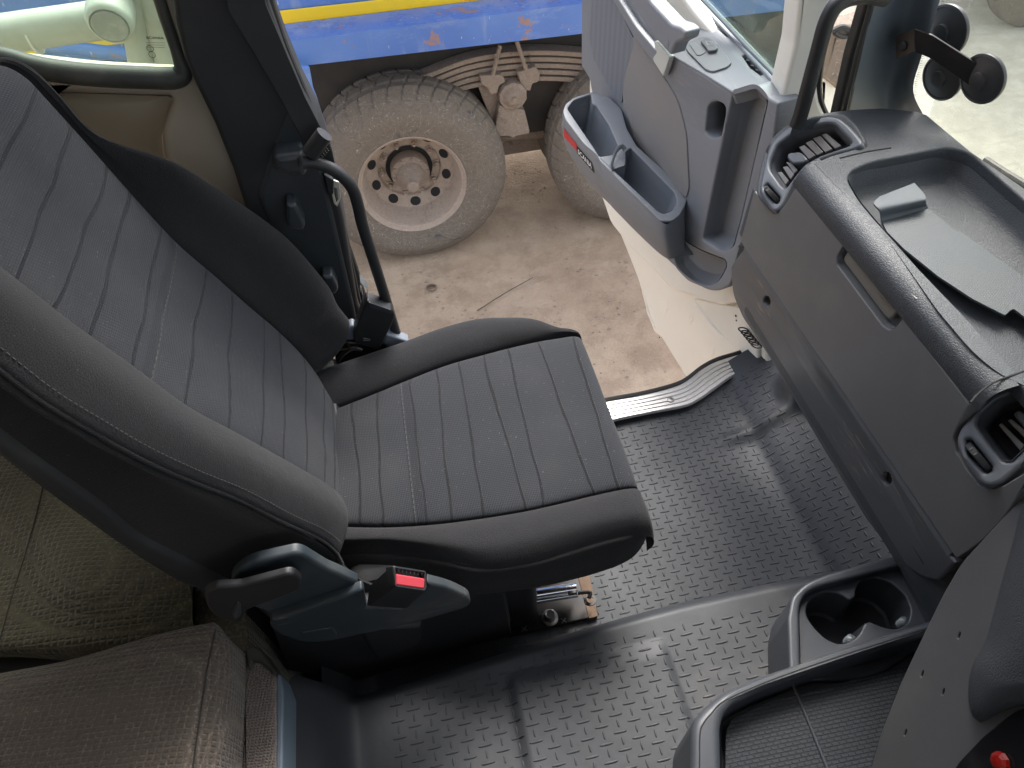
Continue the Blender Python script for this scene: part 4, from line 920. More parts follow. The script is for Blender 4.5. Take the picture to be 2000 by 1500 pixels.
for i,(L_) in enumerate(([(1996,985,0),(2006,985,.012),(2040,980,.02),(2140,975,.02)],[(1975,1070,0),(1990,1070,.014),(2040,1065,.03),(2150,1060,.03)],[(1950,1160,0),(1968,1165,.016),(2030,1170,.035),(2150,1160,.04)],[(1926,1248,0),(1945,1255,.016),(2010,1265,.035),(2150,1270,.04)],[(1899,1300,.0),(1920,1308,.018),(1990,1320,.03),(2150,1330,.035)],[(1891,1350,0),(1912,1355,.016),(1980,1345,.026),(2150,1340,.03)],[(1897,1392,0),(1915,1392,.010),(1980,1372,.012),(2150,1350,.01)],[(1918,1422,-.01),(1930,1415,-.01),(1990,1385,-.015),(2150,1360,-.02)])):
    rows.append([K.hit(x,y,o+.002) for x,y,o in L_])
mb=MB(); mb.loft(rows,5,5); dash_t.add('leather_pad',mb,m_dash,ang=60)
mb=MB(); mb.plate(K.off(.004),rnd([(1830,1560),(1870,1490,10),(1925,1432,16),(1985,1385,20),(2150,1350),(2150,1560)],5),th=.004,bev=.002); dk=dash_t.add('cavity_shade_plate',mb,m_gloss)  # flat black plate drawn for the shade of a cavity
mb=MB(); c=K.hit(1955,1488,.006); mb.lathe(c,K.N,[(.011,0),(.010,.004),(.006,.006),(0,.007)],9); dash_t.add('red_lamp_lens',mb,simple('red_lens',(.22,.008,.005),.15),dk,ang=10)
# tray liner
tl=Thing('tray_liner','loose grey textured liner with an upturned end lying in the dashboard tray','tray liner',tuple(PZ(.715).hit(1860,520)))
t=NT('liner_texture'); br=t.n('ShaderNodeTexBrick'); br.inputs['Scale'].default_value=95; br.inputs['Mortar Size'].default_value=.035; br.inputs['Color1'].default_value=(1,1,1,1); br.inputs['Color2'].default_value=(.8,.8,.8,1); br.inputs['Mortar'].default_value=(0,0,0,1)
t.l(t.map(t.tc(),(1,1,1),(0,0,R_(-35))),br.inputs[0]); c=t.mix(t.ramp(t.noise(6,4),.4,.75,0,.25),(.040,.049,.055),(.065,.064,.06)); m_liner=t.out(c,.5,t.bump(br.outputs[0],.003,1))
mb=MB(); mb.plate(PZ(.716),rnd([(1722,432,3),(1813,406,2),(1821,413,3),(1866,450,3),(1876,452,2),(1990,533),(2150,640),(2150,730),(1980,603,3),(1974,606,3),(1963,616,3),(1900,584),(1833,540),(1767,487),(1733,453)],3),th=.003,bev=.0006,back=True); lb=tl.add('liner_sheet',mb,m_liner)
za,zb=PZ(.716),PZ(.735)
mb=MB(); L0=[za.hit(1722,433),za.hit(1813,407)];L1=[PZ(.722).hit(1721,424),PZ(.722).hit(1810,400)];L2=[zb.hit(1718,410),zb.hit(1808,392)];L3=[PZ(.737).hit(1707,397),PZ(.737).hit(1806,380)];L4=[PZ(.734).hit(1717,384),PZ(.734).hit(1786,357)]
def lin(p,q,n=10): return [p+(q-p)*i/n for i in range(n+1)]
rs=cr([np.array(lin(*x)) for x in (L0,L1,L2,L3,L4)],4); mb.rings(rs,closed=False); mb.rings([[q+(0,0,-.0025) for q in r] for r in rs],closed=False)
mb.rings([[r[-1] for r in rs],[r[-1]+np.array((0,0,-.0025)) for r in rs]],closed=False); mb.rings([[r[0] for r in rs],[r[0]+np.array((0,0,-.0025)) for r in rs]],closed=False)
tl.add('upturned_end',mb,plastic('liner_plastic',(.055,.067,.075),.62,dust=.1),lb,ang=50)
# ============================================================ CENTRE CONSOLE
con=Thing('centre_console','low dark console with twin cup holder and rubber-lined storage tray','console',(.5,.25,.2))
m_con=plastic('console_plastic',(.045,.05,.058),.42,600,.0003,.08)
Zr=PZ(.325); Zi=PZ(.305)
cups=rnd([(1573,1190),(1582,1170),(1613,1155),(1641,1160),(1659,1172,3),(1670,1166,3),(1672,1148),(1685,1133),(1707,1127),(1740,1137),(1769,1163),(1780,1192),(1773,1218),(1751,1229),(1725,1225),(1700,1214,3),(1689,1217,3),(1678,1240),(1659,1254),(1637,1258),(1612,1247),(1590,1225),(1577,1207)],9,4)
inner=rnd([(1564,1310),(1561,1185,12),(1571,1160,12),(1595,1146,16),(1764,1103,3),(1790,1150),(1830,1230),(1700,1290)],5)
mb=MB(); mb.plate(Zr,rnd([(1542,1330),(1538,1207),(1546,1164,12),(1573,1138,14),(1612,1122,10),(1757,1081,4),(1800,1130),(1850,1230),(1700,1330)],6),[inner],th=.2,bev=.005,seg=4)
mb.tub(Zr,inner,off=-.005,prof=((0,0),(.001,-.018)),cap=False)
ch=con.add('cup_holder_rim',mb,m_con)
mb=MB(); mb.plate(Zi,rnd([(1555,1330),(1555,1180),(1570,1155),(1595,1141),(1770,1098),(1850,1230),(1700,1330)],5),[cups],th=.004,bev=.003,seg=4); mb.tub(Zi,cups,off=-.003,prof=((0,0),(.001,-.02),(.004,-.075),(.008,-.08)),mcap=1); ch2=con.add('cup_holder',mb,[m_con,m_black],ch)
m_gr=plastic('pale_grip',(.12,.135,.145),.3,dust=0)
for x,y in ((1664,1247),(1768,1212)):
    c=Zi.hit(x,y,-.016); mb=MB(); mb.lathe(c-np.array([0,0,.02]),(0,0,1),[(.007,0)]+[p for k in range(5) for p in ((.006,.004*k),(.008,.004*k+.0014),(.006,.004*k+.0028))]+[(0,.0205)],12)
    con.add('cup_grip',mb,m_gr,ch2)
mb=MB(); mb.loft([[PZ(z).hit(x,y) for x,y in L_] for z,L_ in ((.335,((1757,1074),(1790,1094),(1828,1134),(1843,1131),(1852,1110),(1885,1095))),(.33,((1762,1090),(1795,1120),(1826,1150),(1850,1150),(1870,1140),(1890,1130))),(.31,((1768,1108),(1800,1160),(1822,1200),(1850,1220),(1880,1220),(1900,1220))))],5,4)
con.add('console_corner',mb,m_con,ang=60)
Zy=PZ(.385)
outer_=[(1346,1620),(1348,1500),(1349,1427,10),(1355,1405,10),(1373,1383,14),(1410,1352,10),(1483,1320,10),(1557,1295),(1667,1258),(1813,1211),(1960,1160),(1960,1620)]
inn=[(1412,1620),(1410,1500),(1408,1422,10),(1413,1398,10),(1432,1376,12),(1483,1350,10),(1575,1314),(1667,1282),(1800,1246),(1930,1210),(1930,1620)]
mb=MB(); mb.plate(Zy,rnd(outer_,5),[rnd(inn,5)],th=.24,bev=.012,seg=5); mb.tub(Zy,rnd(inn,5),off=-.012,prof=((0,0),(.001,-.04),(.004,-.058),(.01,-.06)))
tray_=con.add('storage_tray',mb,m_con)
mb=MB(); mb.tube([Zy.hit(x+ (6 if i<5 else 0),y+5,-.0005) for i,(x,y) in enumerate([(1355,1600),(1360,1500),(1361,1430),(1368,1408),(1384,1388),(1415,1364),(1485,1332),(1557,1305),(1667,1268),(1813,1222)])],.0012,6,4); con.add('rim_groove',mb,m_hole,tray_)
t=NT('tray_rubber'); br=t.n('ShaderNodeTexBrick'); br.inputs['Scale'].default_value=48; br.inputs['Mortar Size'].default_value=.055; br.inputs['Mortar Smooth'].default_value=.5; br.inputs['Color1'].default_value=(1,1,1,1); br.inputs['Color2'].default_value=(1,1,1,1); br.inputs['Mortar'].default_value=(0,0,0,1)
t.l(t.map(t.tc(),(1,1,1),(0,0,R_(2))),br.inputs[0]); c=t.mix(t.ramp(t.noise(3,3),.35,.7,0,.4),(.02,.024,.03),(.04,.041,.043)); c=t.mix(t.math('MULTIPLY',t.ramp(br.outputs[0],.2,.8,1,0),.6),c,(.006,.007,.009)); m_tray=t.out(c,.5,t.bump(br.outputs[0],.0025,.9),spec=.35)
mb=MB(); mb.plate(PZ(.335),[(1418,1640),(1416,1500),(1418,1425),(1432,1402),(1500,1370),(1950,1255),(1950,1640)],th=.004,bev=.001); tm=con.add('tray_mat',mb,m_tray,tray_)
mb=MB(); q=PZ(.336); mb.tube([q.hit(1545,1330),q.hit(1557,1357),q.hit(1590,1437),q.hit(1615,1500),q.hit(1650,1590)],.0018,8,3); con.add('mat_divider',mb,m_con,tm)
# ============================================================ PASSENGER SEAT
la=R_(20); ub=np.array([-math.sin(la),0,math.cos(la)]); Bk=Pl((-.2,0,.45),(math.cos(la),0,math.sin(la)))
def BP(y,h,o):
    o=o+getattr(h,'d',0)
    return Bk.P+np.array([0,y,0])+ub*h+Bk.N*o
def curve(px,off=None,pl=None,n=6):
    pts=cr(px,n); out=[]
    for p in pts:
        q=(Bk.hit(p[0],p[1],off) if pl is None else pl.hit(*p)); r=q-Bk.P
        out.append((r@ub,q[1],r@Bk.N))
    return np.array(sorted(out,key=lambda t:t[0]))
def at(c,h,k=1): return float(np.interp(h,c[:,0],c[:,k]))
nearseam=curve([(656,1000),(649,969),(588,932),(513,885),(443,853),(355,804),(285,766),(187,689),(93,624),(0,559),(-110,480)],0)
farseam=curve([(654,830),(653,797),(649,759),(632,743),(590,689),(544,643),(513,615),(467,577),(401,517),(348,472),(315,434),(245,360),(140,241),(70,165),(45,135),(-40,40)],0)
piping=curve([(672,1100),(667,1086),(630,1053),(560,1021),(467,974),(373,937),(280,895),(187,843),(93,787),(0,717),(-120,620)],.05)
class HF(float): pass
def HF2(a,b):
    q=HF(a); q.d=b; return q
_fs=[]
for x_,y_,o_ in ((652,600,.07),(625,545,.072),(583,493,.074),(525,441,.074),(455,395,.07),(350,325,.06),(245,259,.048),(140,182,.034),(46,135,.02),(-60,60,.02)):
    q_=Bk.hit(x_,y_,o_)-Bk.P; _fs.append((q_@ub,q_[1],o_))
farsil=np.array(sorted(_fs))
skirt=curve([(560,1190),(450,1135),(327,1072),(280,1049),(187,974),(93,909),(0,841),(-120,750)],None,PY(.452))
shell=curve([(560,1230),(470,1165),(375,1145),(289,1095),(187,1025),(93,955),(0,885),(-120,790)],None,PY(.45))
seat=Thing('passenger_seat','dark fabric passenger seat with wavy striped centre panels and black plastic base','seat',(0,.68,0))
HS=[(-.05,0),(0,0),(.05,0),(.1,0),(.16,0),(.23,0),(.30,0),(.38,0),(.46,0),(.53,0),(.59,0),(.62,-.002),(.64,-.015),(.648,-.04),(.648,-.09)]

hs=[]
for a_,b_ in HS:
    q_=HF(a_); q_.d=b_; hs.append(q_)
HB=[(.030,-.075),(.034,-.045),(.042,-.018),(.056,-.003),(.075,0),(.1,0),(.13,0)]+HS[5:]
hb=[]
for a_,b_ in HB:
    q_=HF(a_); q_.d=b_; hb.append(q_)
bk_lines_px=[((70,178),(0,325)),((136,241),(33,559)),((213,332),(93,610)),((252,374),(168,680)),((313,442),(252,727)),((401,517),(355,803)),((448,559),(443,853)),((513,615),(508,885)),((544,643),(555,909)),((592,689),(597,932)),((632,743),(628,946)),((647,757),(651,969))]
def hv(p): return float((Bk.hit(*p)-Bk.P)@ub)
mb=MB()
bl=[(hv(b_),hv(a_)) for a_,b_ in bk_lines_px]; bst=(hv((285,766)),hv((348,472)))
m_ctrb=fabric_lines('seat_back_centre_fabric',(.0225,.0245,.029),(.012,.014,.018),bl,bst)
rows=[]
for h in hs:
    a_=at(nearseam,h); b_=at(farseam,h); w_=b_-a_
    rows.append([BP(a_,h,-.012),BP(a_+.010,h,.001),BP(a_+w_*.28,h,.004),BP(a_+w_*.5,h,.002),BP(a_+w_*.72,h,.004),BP(b_-.010,h,.001),BP(b_,h,-.012)])
mb.loft(rows,6,6,uvs=((0,1),lambda p:float((np.array(p)-Bk.P)@ub)))
m_bol=cloth('seat_bolster_fabric',(.0175,.0174,.019),380,vcol=(.07,.066,.062))
m_side=cloth('seat_side_fabric',(.0165,.0165,.0172),200,var=.15,vcol=(.05,.045,.04))
back=seat.add('backrest_panel',mb,m_ctrb,ang=60)
mb=MB(); rows=[]
for h in [HF2(a_+.03,b_) for a_,b_ in HB[:6]]+hb[7:]:
    a_=at(nearseam,h); p_=at(piping,max(h,.085))
    if h<0: p_=at(piping,.0)+.01
    rows.append([BP(p_,h,.046),BP(p_+.006,h,.055),BP(p_+(a_-p_)*.32,h,.070),BP(p_+(a_-p_)*.62,h,.060),BP(a_-(a_-p_)*.2,h,.030),BP(a_-.003,h,.0),BP(a_,h,-.012)])
mb.loft(rows,6,6); seat.add('backrest_bolster',mb,m_bol,ang=60)
mb=MB(); rows=[]
for h in hb:
    b_=at(farseam,h); f_=at(farsil,h)-(.03 if h<.035 else .012 if h<.05 else 0); 
    if f_<b_+.008: f_=b_+.008
    w_=f_-b_; e=at(farsil,h,2)*min(1,w_/.03)
    rows.append([BP(b_,h,-.012),BP(b_+.004,h,.002),BP(b_+w_*.25,h,.4*e),BP(b_+w_*.55,h,.98*e),BP(b_+w_*.82,h,1.15*e),BP(f_-.004,h,e),BP(f_+.001,h,.3*e),BP(f_-.01,h,-.06),BP(f_-.03,h,-.09)])
mb.loft(rows,6,6); seat.add('backrest_bolster',mb,m_bol,ang=60)
mb=MB(); rows=[]
for h in hs:
    p_=at(piping,max(h,0))+(.01 if h<0 else 0); so_=at(skirt,h,2)
    o1=.044
    rows.append([BP(p_,h,o1),BP(p_-.003,h,o1-.006),BP(.463,h,o1*.6+so_*.4),BP(.452,h,so_)])
mb.loft(rows,5,6); seat.add('backrest_side',mb,m_side,ang=60)
mb=MB(); rows=[]
for h in hs:
    so_=at(skirt,h,2); sh_=at(shell,h,2)
    rows.append([BP(.4525,h,so_+.002),BP(.447,h,so_-.003),BP(.446,h,(so_+sh_)/2),BP(.452,h,sh_),BP(.50,h,sh_-.012),BP(.85,h,sh_-.02)])
mb.loft(rows,4,6); seat.add('back_shell',mb,m_blackmat,ang=50)
mb=MB(); mb.tube([BP(at(piping,h),h,.0475) for h in np.linspace(.075,.64,50)],.0022,8); seat.add('piping',mb,m_side)
mb=MB()
for h in np.arange(.09,.62,.0055):
    p=BP(at(piping,h)+.009,h,.0575); q=BP(at(piping,h+.003)+.009,h+.003,.0575); mb.tube([p,q],.0005,5)
seat.add('stitching',mb,simple('grey_thread',(.07,.068,.066),.8))
# cushion
Zc_=PZ(.45)
def ccv(px,z=.45,n=6):
    return np.array(sorted([tuple(PZ(z).hit(*p)) for p in cr(px,n)],key=lambda t:t[0]))
cns=ccv([(560,1020),(666,1022),(740,1024),(824,1021),(900,1014),(1000,1000),(1080,984),(1180,960),(1240,949),(1264,956)],.447)
cfs=ccv([(560,830),(652,796),(700,778),(760,754),(800,738),(856,716),(932,694),(1036,668),(1120,654),(1140,652)],.447)
cfo=ccv([(600,730),(658,706),(720,686),(780,666),(840,644),(900,624),(960,617),(1040,617),(1080,622),(1120,638),(1140,652)],.465)
cnp=ccv([(560,1090),(680,1092),(760,1090),(848,1102),(940,1120),(1040,1108),(1120,1084),(1200,1060),(1260,1050)],.425)
cnb=ccv([(560,1150),(700,1120),(848,1140),(920,1158),(980,1162),(1080,1142),(1160,1121),(1220,1097),(1256,1056)],.35)
A1=lambda c,x:float(np.interp(x,c[:,0],c[:,1]))
XF=.272
clines=[((220,470),(270,1050)),((355,410),(355,1050)),((510,345),(572,1030)),((640,300),(695,1000)),((750,275),(850,1000)),((855,240),(1065,960)),((985,205),(1135,900)),((1120,175),(1400,880)),((1305,140),(1490,820))]
xv=lambda p: float(Zc_.hit(600+p[0]*.4,600+p[1]*.4)[0])
m_ctrc=fabric_lines('seat_cushion_centre_fabric',(.0215,.023,.0265),(.012,.0125,.015),[(xv(b_),xv(a_)) for a_,b_ in clines],(xv((525,1050)),xv((460,370))))
xs=[-.26,-.20,-.13,-.06,.01,.08,.14,.19,.23,.252]
fr=[(.266,-.005),(XF,-.014),(XF+.003,-.028),(XF+.002,-.042),(XF-.006,-.054)]
def xrows():
    for x in xs: yield x,0.,min(x,.25)
    for x,dz in fr: yield x,dz,min(x,.25)
mb=MB(); rows=[]
for x,dz,xe in xrows():
    a_=A1(cns,xe+.01); b_=A1(cfs,xe); w_=b_-a_; z=.450+dz
    rows.append([(x,a_,z-.014),(x,a_+.010,z-.001),(x,a_+w_*.25,z+.004),(x,a_+w_*.5,z+.003),(x,a_+w_*.75,z+.004),(x,b_-.01,z-.001),(x,b_,z-.014)])
mb.loft(rows,6,6,uvs=((0,1),lambda p:float(p[0]))); seat.add('cushion_panel',mb,m_ctrc,ang=60)
mb=MB(); rows=[]
for x,dz,xe in xrows():
    a_=A1(cns,xe+.01); p_=A1(cnp,xe); z=.45; e=1.0 if x<.19 else 1-.5*((x-.19)/.085)**2
    z_=.45+dz; xx=x if dz==0 else x-.0
    rows.append([(xx,p_-.0,z_-.022),(xx,p_+.012,z_-.002),(xx,p_+(a_-p_)*.35,z_+.010*e),(xx,p_+(a_-p_)*.7,z_+.009*e),(xx,a_-.006,z_+.001),(xx,a_,z_-.014)])
mb.loft(rows,6,6); seat.add('cushion_bolster',mb,m_bol,ang=60)
mb=MB(); rows=[]
for x,dz,xe in xrows():
    b_=A1(cfs,xe); f_=max(A1(cfo,min(xe,.235)),b_+.03); 
    if x>.2: f_=f_-(min(x,XF)-.2)*.35
    f_=max(f_,b_+.004); w_=f_-b_; z=.45+dz; e=1.0 if x<.15 else max(.1,1-((x-.15)/.125))
    rows.append([(x,b_,z-.014),(x,b_+.004,z+.001),(x,b_+w_*.35,z+.016*e),(x,b_+w_*.75,z+.02*e),(x,f_,z+.008*e),(x,f_+.012,z-.025),(x,f_+.006,z-.09)])
mb.loft(rows,6,6); seat.add('cushion_bolster',mb,m_bol,ang=60)
mb=MB(); rows=[]
for (a_,b_) in (((560,1088),(560,1150)),((640,1090),(650,1152)),((720,1090),(740,1158)),((800,1094),(820,1164)),((870,1106),(890,1163)),((940,1119),(955,1158)),((1040,1107),(1050,1146)),((1120,1084),(1120,1131)),((1180,1066),(1170,1117)),((1225,1054),(1212,1101)),((1250,1040),(1240,1082)),((1266,1015),(1259,1052)),((1264,985),(1267,1020))):
    P_=PZ(.43).hit(*a_); Q_=PZ(.355).hit(*b_); n_=np.array([0,-1,0])*.004
    rows.append([P_+np.array([0,.006,.004]),P_,P_*.7+Q_*.3+n_,P_*.3+Q_*.7+n_*.8,Q_,Q_+np.array([-.01,.03,-.01])])
mb.loft(rows,4,5); seat.add('cushion_side',mb,m_side,ang=60)
mb=MB()
for x in np.arange(-.12,.25,.0055):
    p=(x,A1(cnp,x)+.007,.4375); mb.tube([p,(x+.003,A1(cnp,x+.003)+.007,.4375)],.0005,5)
seat.add('stitching',mb,bpy.data.materials['grey_thread'])
mb=MB(); mb.box((-.2,.47,.28),(XF-.03,.87,.42),.02); seat.add('cushion_pan',mb,m_blackmat)
mb=MB(); mb.box((-.30,.60,.25),(-.19,.93,.455),.015); seat.add('gap_filler_box',mb,m_blackmat)  # black filler added to block the bright gap under the far bolster
mb=MB(); mb.box((-.2,.5,.0),(.10,.86,.30),.02); seat.add('pedestal',mb,m_blackmat)
C1=PY(.418);C2=PY(.405)
mb=MB(); mb.plate(C1,rnd([(450,1135,10),(470,1112,12),(500,1098,10),(577,1081,10),(592,1083,10),(640,1112,6),(660,1120,3),(700,1139,3),(697,1155,3),(595,1190,10),(530,1212,3),(514,1192,6),(455,1175,10)],5),th=.014,bev=.005); seat.add('recliner_cover',mb,m_teal)
mb=MB(); mb.plate(C2,rnd([(530,1213,3),(595,1191,10),(706,1153,3),(711,1155,3),(716,1186,2),(787,1190,2),(835,1139,3),(880,1150,30),(916,1168,8),(921,1180,5),(908,1189,8),(805,1219,30),(640,1254,20),(590,1257,20),(545,1241,16),(526,1226,8)],5),th=.014,bev=.005,seg=3)
for l_ in (((691,1208),(705,1204)),((706,1201),(740,1199)),((758,1197),(775,1193)),((778,1209),(798,1203))): mb.tube([C2.hit(*p,-.001) for p in l_],.0007,5)
bc=seat.add('base_cover',mb,m_teal)
mb=MB(); mb.plate(C2,rnd([(585,1236),(650,1226),(660,1240),(650,1246),(592,1248)],5),off=.001,th=.004,bev=.002); seat.add('base_badge',mb,m_teal,bc)
Lv=PY(.395); mb=MB(); mb.plate(Lv,rnd([(470,1146,10),(562,1122,8),(576,1123,8),(589,1136,6),(588,1152,8),(560,1165,20),(500,1186,20),(482,1192,10),(472,1214,5),(455,1217,8),(425,1210,14),(405,1190,12),(398,1160,10),(420,1148,10)],5),th=.010,bev=.004,seg=3); lv=seat.add('recliner_lever',mb,plastic('lever_black',(.006,.006,.007),.5,dust=.03))
mb=MB(); mb.plate(Lv,rnd([(452,1201,2),(463,1178,3),(470,1182,3),(470,1205,4),(458,1212,3)],3),off=.003,th=.02,bev=.003); seat.add('lever_tip',mb,m_slate,lv)
# buckle with red button
E1=PZ(.40)
Bt=P3(PY(.395).hit(766,1104),PY(.392).hit(835,1115),PY(.372).hit(773,1146))
mb=MB(); mb.plate(Bt,rnd([(766,1104),(833,1115),(835,1151),(773,1146)],5),[rnd([(774,1109),(829,1119),(829,1150),(775,1142)],2)],off=0,th=.02,bev=.002)
tp_=[Bt.hit(*p,-.006) for p in ((766,1104),(834,1115),(834,1151),(772,1147))]; bt_=[PY(.41).hit(*p) for p in ((722,1145),(790,1150),(788,1192),(716,1186))]
mb.rings([tp_,[a_*.5+b_*.5 for a_,b_ in zip(tp_,bt_)],bt_],cap1=True)
mb.tub(Bt,rnd([(774,1109),(829,1119),(829,1150),(775,1142)],2),off=-.002,prof=((0,0),(0,-.008)))
bu=seat.add('seat_buckle',mb,m_black)
mb=MB(); mb.plate(Bt,rnd([(774,1121),(830,1130),(829,1150),(774,1142)],3),off=.001,th=.009,bev=.0015); seat.add('release_button',mb,m_redbtn,bu)
mb=MB()
for k in range(7): mb.tube([Bt.hit(779+k*7.5,1111+k*1.2,-.004),Bt.hit(779+k*7.5,1117+k*1.2,-.004)],.0006,5)
seat.add('slot_teeth',mb,m_steel,bu)
mb=MB(); mb.plate(PY(.44),rnd([(700,1230),(826,1222),(826,1252,6),(815,1262,8),(738,1291,8),(724,1276,5)],5),th=.05,bev=.008); seat.add('adjuster_handle',mb,m_blackmat)
mb=MB(); mb.plate(PY(.455),rnd([(520,1190),(960,1150),(985,1165),(1000,1240),(700,1330),(560,1310)],4),th=.05,bev=.004); seat.add('side_valance',mb,m_blackmat)
# far side buckle
F1=PY(.925); mb=MB(); mb.plate(F1,rnd([(717,588),(766,605),(772,617),(763,640),(740,684),(692,670),(690,656),(704,618)],4),th=.025,bev=.003); fb=seat.add('belt_buckle',mb,m_black)
mb=MB(); mb.plate(F1,rnd([(721,591),(764,606),(765,613),(722,600)],2),off=.002,th=.004,bev=.0008); seat.add('release_button',mb,m_slate,fb)
mb=MB(); 
mb.tube([F1.hit(709,660,.0004),F1.hit(723,663,.0004),F1.hit(722,666,.0004),F1.hit(709,664,.0004)],.00045,4); seat.add('moulded_marks',mb,simple('grey_print',(.2,.2,.2),.5),fb)
mb=MB(); g_=PY(.935); mb.rings([[g_.hit(*p),g_.hit(*p)+np.array([0,.022,0])] for p in ((704,552),(702,566),(708,575),(711,590),(706,610),(717,606),(719,588),(718,566),(704,552))],closed=False); seat.add('strap_loop',mb,plastic('grey_strap',(.11,.12,.13),.5))
mg_=plastic('anchor_grey',(.16,.185,.22),.45); mb=MB(); mb.plate(PY(.94),rnd([(664,645),(690,636),(705,650),(700,680),(664,690)],4),th=.02,bev=.004); seat.add('anchor_cover',mb,mg_)
mb=MB(); mb.plate(PY(.93),rnd([(752,652),(800,668),(760,690),(748,676)],3),th=.02,bev=.004); seat.add('anchor_cover',mb,mg_)
mb=MB(); mb.plate(PY(.93),[(655,670),(760,670),(770,720),(655,740)],th=.03,bev=.003); mb.tube([PY(.92).hit(*p) for p in ((660,705),(672,690),(690,680),(706,684))],.004,8,3); mb.tube([PY(.92).hit(*p) for p in ((662,645),(672,660),(682,678),(674,682),(662,684))],.0022,8,3); seat.add('anchor_bracket',mb,m_blacksteel)
# rail hardware
mb=MB(); mb.plate(PZ(.012),rnd([(900,1120),(1132,1112),(1150,1160),(1168,1203),(1000,1240),(850,1260)],3),th=.01,bev=.002); rl=seat.add('floor_rail',mb,m_blacksteel)
mb=MB(); mb.plate(PZ(.014),rnd([(1122,1100),(1147,1100),(1168,1203),(1150,1208)],3),th=.006,bev=.001); seat.add('rusty_edge',mb,simple('rusty_steel',(.17,.11,.072),.8,var=.6,dcol=(.08,.05,.035),sc=40),rl)
mb=MB(); r3=PZ(.07); mb.tube([r3.hit(978,1172),r3.hit(1125,1149)],.011,20); mb.tube([r3.hit(985,1184,),r3.hit(1128,1161)],.0055,14); seat.add('gas_strut',mb,m_chrome,rl)
mb=MB(); mb.plate(PZ(.06),rnd([(975,1168),(1100,1140),(1125,1143),(1128,1152),(990,1180)],2),th=.01,bev=.002); seat.add('rail_plate',mb,m_steel,rl)
mb=MB(); mb.tube([r3.hit(1120,1160),r3.hit(1140,1157),r3.hit(1153,1158),r3.hit(1150,1168)],.004,8,3); seat.add('strut_hook',mb,m_blacksteel,rl)
for q_,s_ in (((985,1170),.011),((1117,1156),.009)):
    mb=MB(); mb.box(tuple(r3.hit(*q_)-s_),tuple(r3.hit(*q_)+s_),.002); seat.add('strut_clamp',mb,m_blacksteel,rl)
mb=MB(); mb.lathe(r3.hit(1152,1172,-.02),(0,0,1),[(.007,0),(.013,.0),(.013,.004),(.007,.004)],14); seat.add('hook_ring',mb,m_blacksteel,rl)
mb=MB(); c=PZ(.02).hit(1074,1205); mb.lathe(c,(0,0,1),[(.017,-.006),(.017,-.002),(.012,0),(.012,.004),(.0105,.006),(.0105,.016),(.009,.018),(.008,.016),(0,.016)],18,ang if False else 18) if False else mb.lathe(c,(0,0,1),[(.017,-.006),(.017,-.002),(.012,0),(.0105,.002),(.0105,.014),(.009,.017),(.007,.0155),(0,.0155)],18)
seat.add('bolt',mb,m_steel,rl,ang=25)
mb=MB(); mb.lathe(PZ(.0135).hit(1043,1216),(0,0,1),[(.0055,0),(0,.0003)],14); seat.add('rail_shade_disc',mb,m_hole,rl)  # dark disc laid on the rail for the shade of a hole
mb=MB()
for x,y in ((1024,1228),(1101,1212)):
    c=PZ(.0132).hit(x,y)
    for a_ in (.7,2.3): mb.tube([c+.007*np.array([math.cos(a_),math.sin(a_),0]),c-.007*np.array([math.cos(a_),math.sin(a_),0])],.0011,6)
seat.add('stamped_cross',mb,m_steel,rl)
mb=MB(); mb.plate(PY(.46),rnd([(935,1150),(985,1150),(998,1215),(985,1240),(960,1250)],3),th=.03,bev=.003); seat.add('rail_bracket',mb,m_blackmat)
# ============================================================ BUNK
bn=Thing('folding_bunk','brown patterned bunk cushion with stitched front seam behind the passenger seat','bunk',(-.45,.3,.3))
m_brown=hexcloth('brown_quilted_cloth',(.105,.085,.068),(.22,.185,.15),115)
m_brown2=hexcloth('brown_weave_cloth',(.16,.13,.112),(.28,.235,.2),210)
m_olive=hexcloth('olive_quilted_cloth',(.1,.088,.062),(.165,.147,.108),95)
def lr(L): return [PZ(z).hit(x,y) for x,y,z in L]
rows=[lr([(-160,1372,.42),(0,1338,.42),(140,1308,.42),(293,1262,.42),(400,1240,.42),(424,1236,.42),(450,1262,.41),(470,1285,.40)]),
lr([(-160,1345,.47),(0,1315,.48),(140,1288,.48),(293,1243,.485),(398,1219,.485),(423,1219,.48),(452,1252,.46),(476,1275,.42)]),
lr([(-160,1360,.505),(0,1335,.51),(140,1306,.51),(292,1270,.51),(393,1248,.505),(418,1244,.50),(452,1265,.475),(479,1286,.42)]),
lr([(-160,1400,.515),(0,1380,.52),(140,1360,.52),(290,1340,.52),(382,1325,.515),(403,1320,.508),(448,1325,.48),(480,1328,.42)]),
lr([(-160,1450,.515),(0,1435,.52),(140,1425,.52),(285,1415,.52),(370,1410,.515),(390,1408,.508),(440,1408,.48),(477,1408,.42)]),
lr([(-160,1530,.515),(0,1525,.52),(140,1520,.52),(275,1515,.52),(352,1512,.515),(376,1510,.508),(428,1510,.48),(473,1510,.42)]),
lr([(-160,1700,.515),(0,1700,.52),(140,1700,.52),(265,1700,.52),(330,1700,.515),(352,1700,.508),(415,1700,.48),(468,1700,.42)])]
mb=MB(); mb.loft(rows,8,8); cu_=bn.add('mattress',mb,m_brown,ang=70)
mb=MB(); mb.tube(cr([r[5]+np.array([0,0,.0008]) for r in rows[1:]],6),.0012,6); bn.add('seam',mb,simple('brown_thread',(.03,.025,.02),.9),cu_)
mb=MB(); mb.plate(PZ(.415),rnd([(470,1300),(491,1289,3),(510,1291,3),(539,1318,4),(538,1700),(474,1700)],3),th=.3,bev=.006,seg=4); bn.add('front_board',mb,m_brown2,label='woven brown cloth strip on the bunk front')
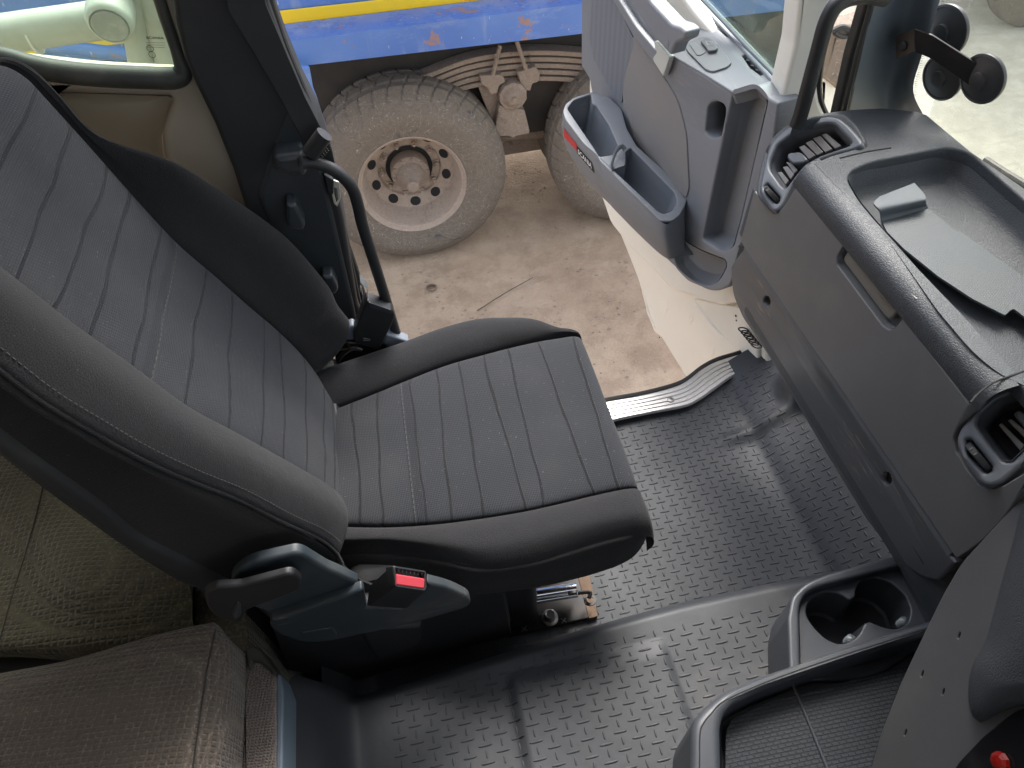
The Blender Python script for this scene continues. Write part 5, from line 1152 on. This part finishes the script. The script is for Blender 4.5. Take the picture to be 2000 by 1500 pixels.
mb=MB(); mb.plate(PZ(.41),rnd([(538,1311,2),(547,1317,3),(554,1346,4),(552,1500),(545,1700),(537,1700)],3),th=.38,bev=.003); bn.add('edge_trim',mb,plastic('blue_grey_edge',(.1,.13,.165),.45,dust=.1))
mb=MB(); mb.plate(PZ(.42),rnd([(478,1267,3),(497,1262,4),(508,1265,4),(540,1312,3),(538,1320,2),(508,1293,4),(492,1291,3),(488,1310,2),(481,1300)],3),th=.05,bev=.003); bn.add('corner_cap',mb,plastic('olive_black_cap',(.035,.034,.026),.5))
mb=MB(); mb.box(tuple(PZ(.3).hit(470,1320)*np.array([1,1,0])),(-.9,-.6,.36),.01); bn.add('bunk_base',mb,m_blackmat)
ol=Thing('bunk_seat_cover','creased olive patterned fabric bunk section below the seat back','bunk cover',(-.6,.7,.3))
rows=[lr([(-260,780,.40),(0,850,.44),(150,950,.44),(300,1050,.43),(400,1100,.42)]),lr([(-260,900,.44),(0,930,.45),(140,1010,.455),(290,1095,.445),(373,1135,.43)]),lr([(-260,1000,.44),(0,1010,.445),(140,1070,.462),(288,1130,.44),(373,1155,.425)]),
lr([(-260,1100,.43),(0,1100,.43),(150,1140,.455),(290,1175,.43),(375,1182,.42)]),lr([(-260,1210,.42),(0,1200,.42),(150,1205,.43),(290,1210,.425),(376,1205,.415)]),lr([(-260,1290,.40),(0,1268,.41),(150,1268,.41),(290,1255,.41),(378,1228,.41)]),lr([(-260,1310,.36),(0,1284,.37),(150,1290,.37),(290,1275,.37),(380,1250,.37)])]
mb=MB(); mb.loft(rows,8,8); o_=ol.add('cover_fabric',mb,m_olive,ang=70)
mb=MB(); mb.plate(PZ(.38),rnd([(376,1140),(400,1160),(480,1196,3),(487,1262,3),(460,1290),(376,1262)],3),th=.3,bev=.004); ol.add('cover_end',mb,m_olive,o_)
mb=MB(); mb.tube([PZ(.4575).hit(x,y) for x,y in ((84,950),(70,1010),(50,1080),(25,1160),(0,1250))],.0011,6,4); ol.add('seam',mb,bpy.data.materials['brown_thread'],o_)
mb=MB(); mb.box((-.93,.36,.02),(-.37,1.0,.35),.02); ol.add('base_box',mb,m_blackmat)
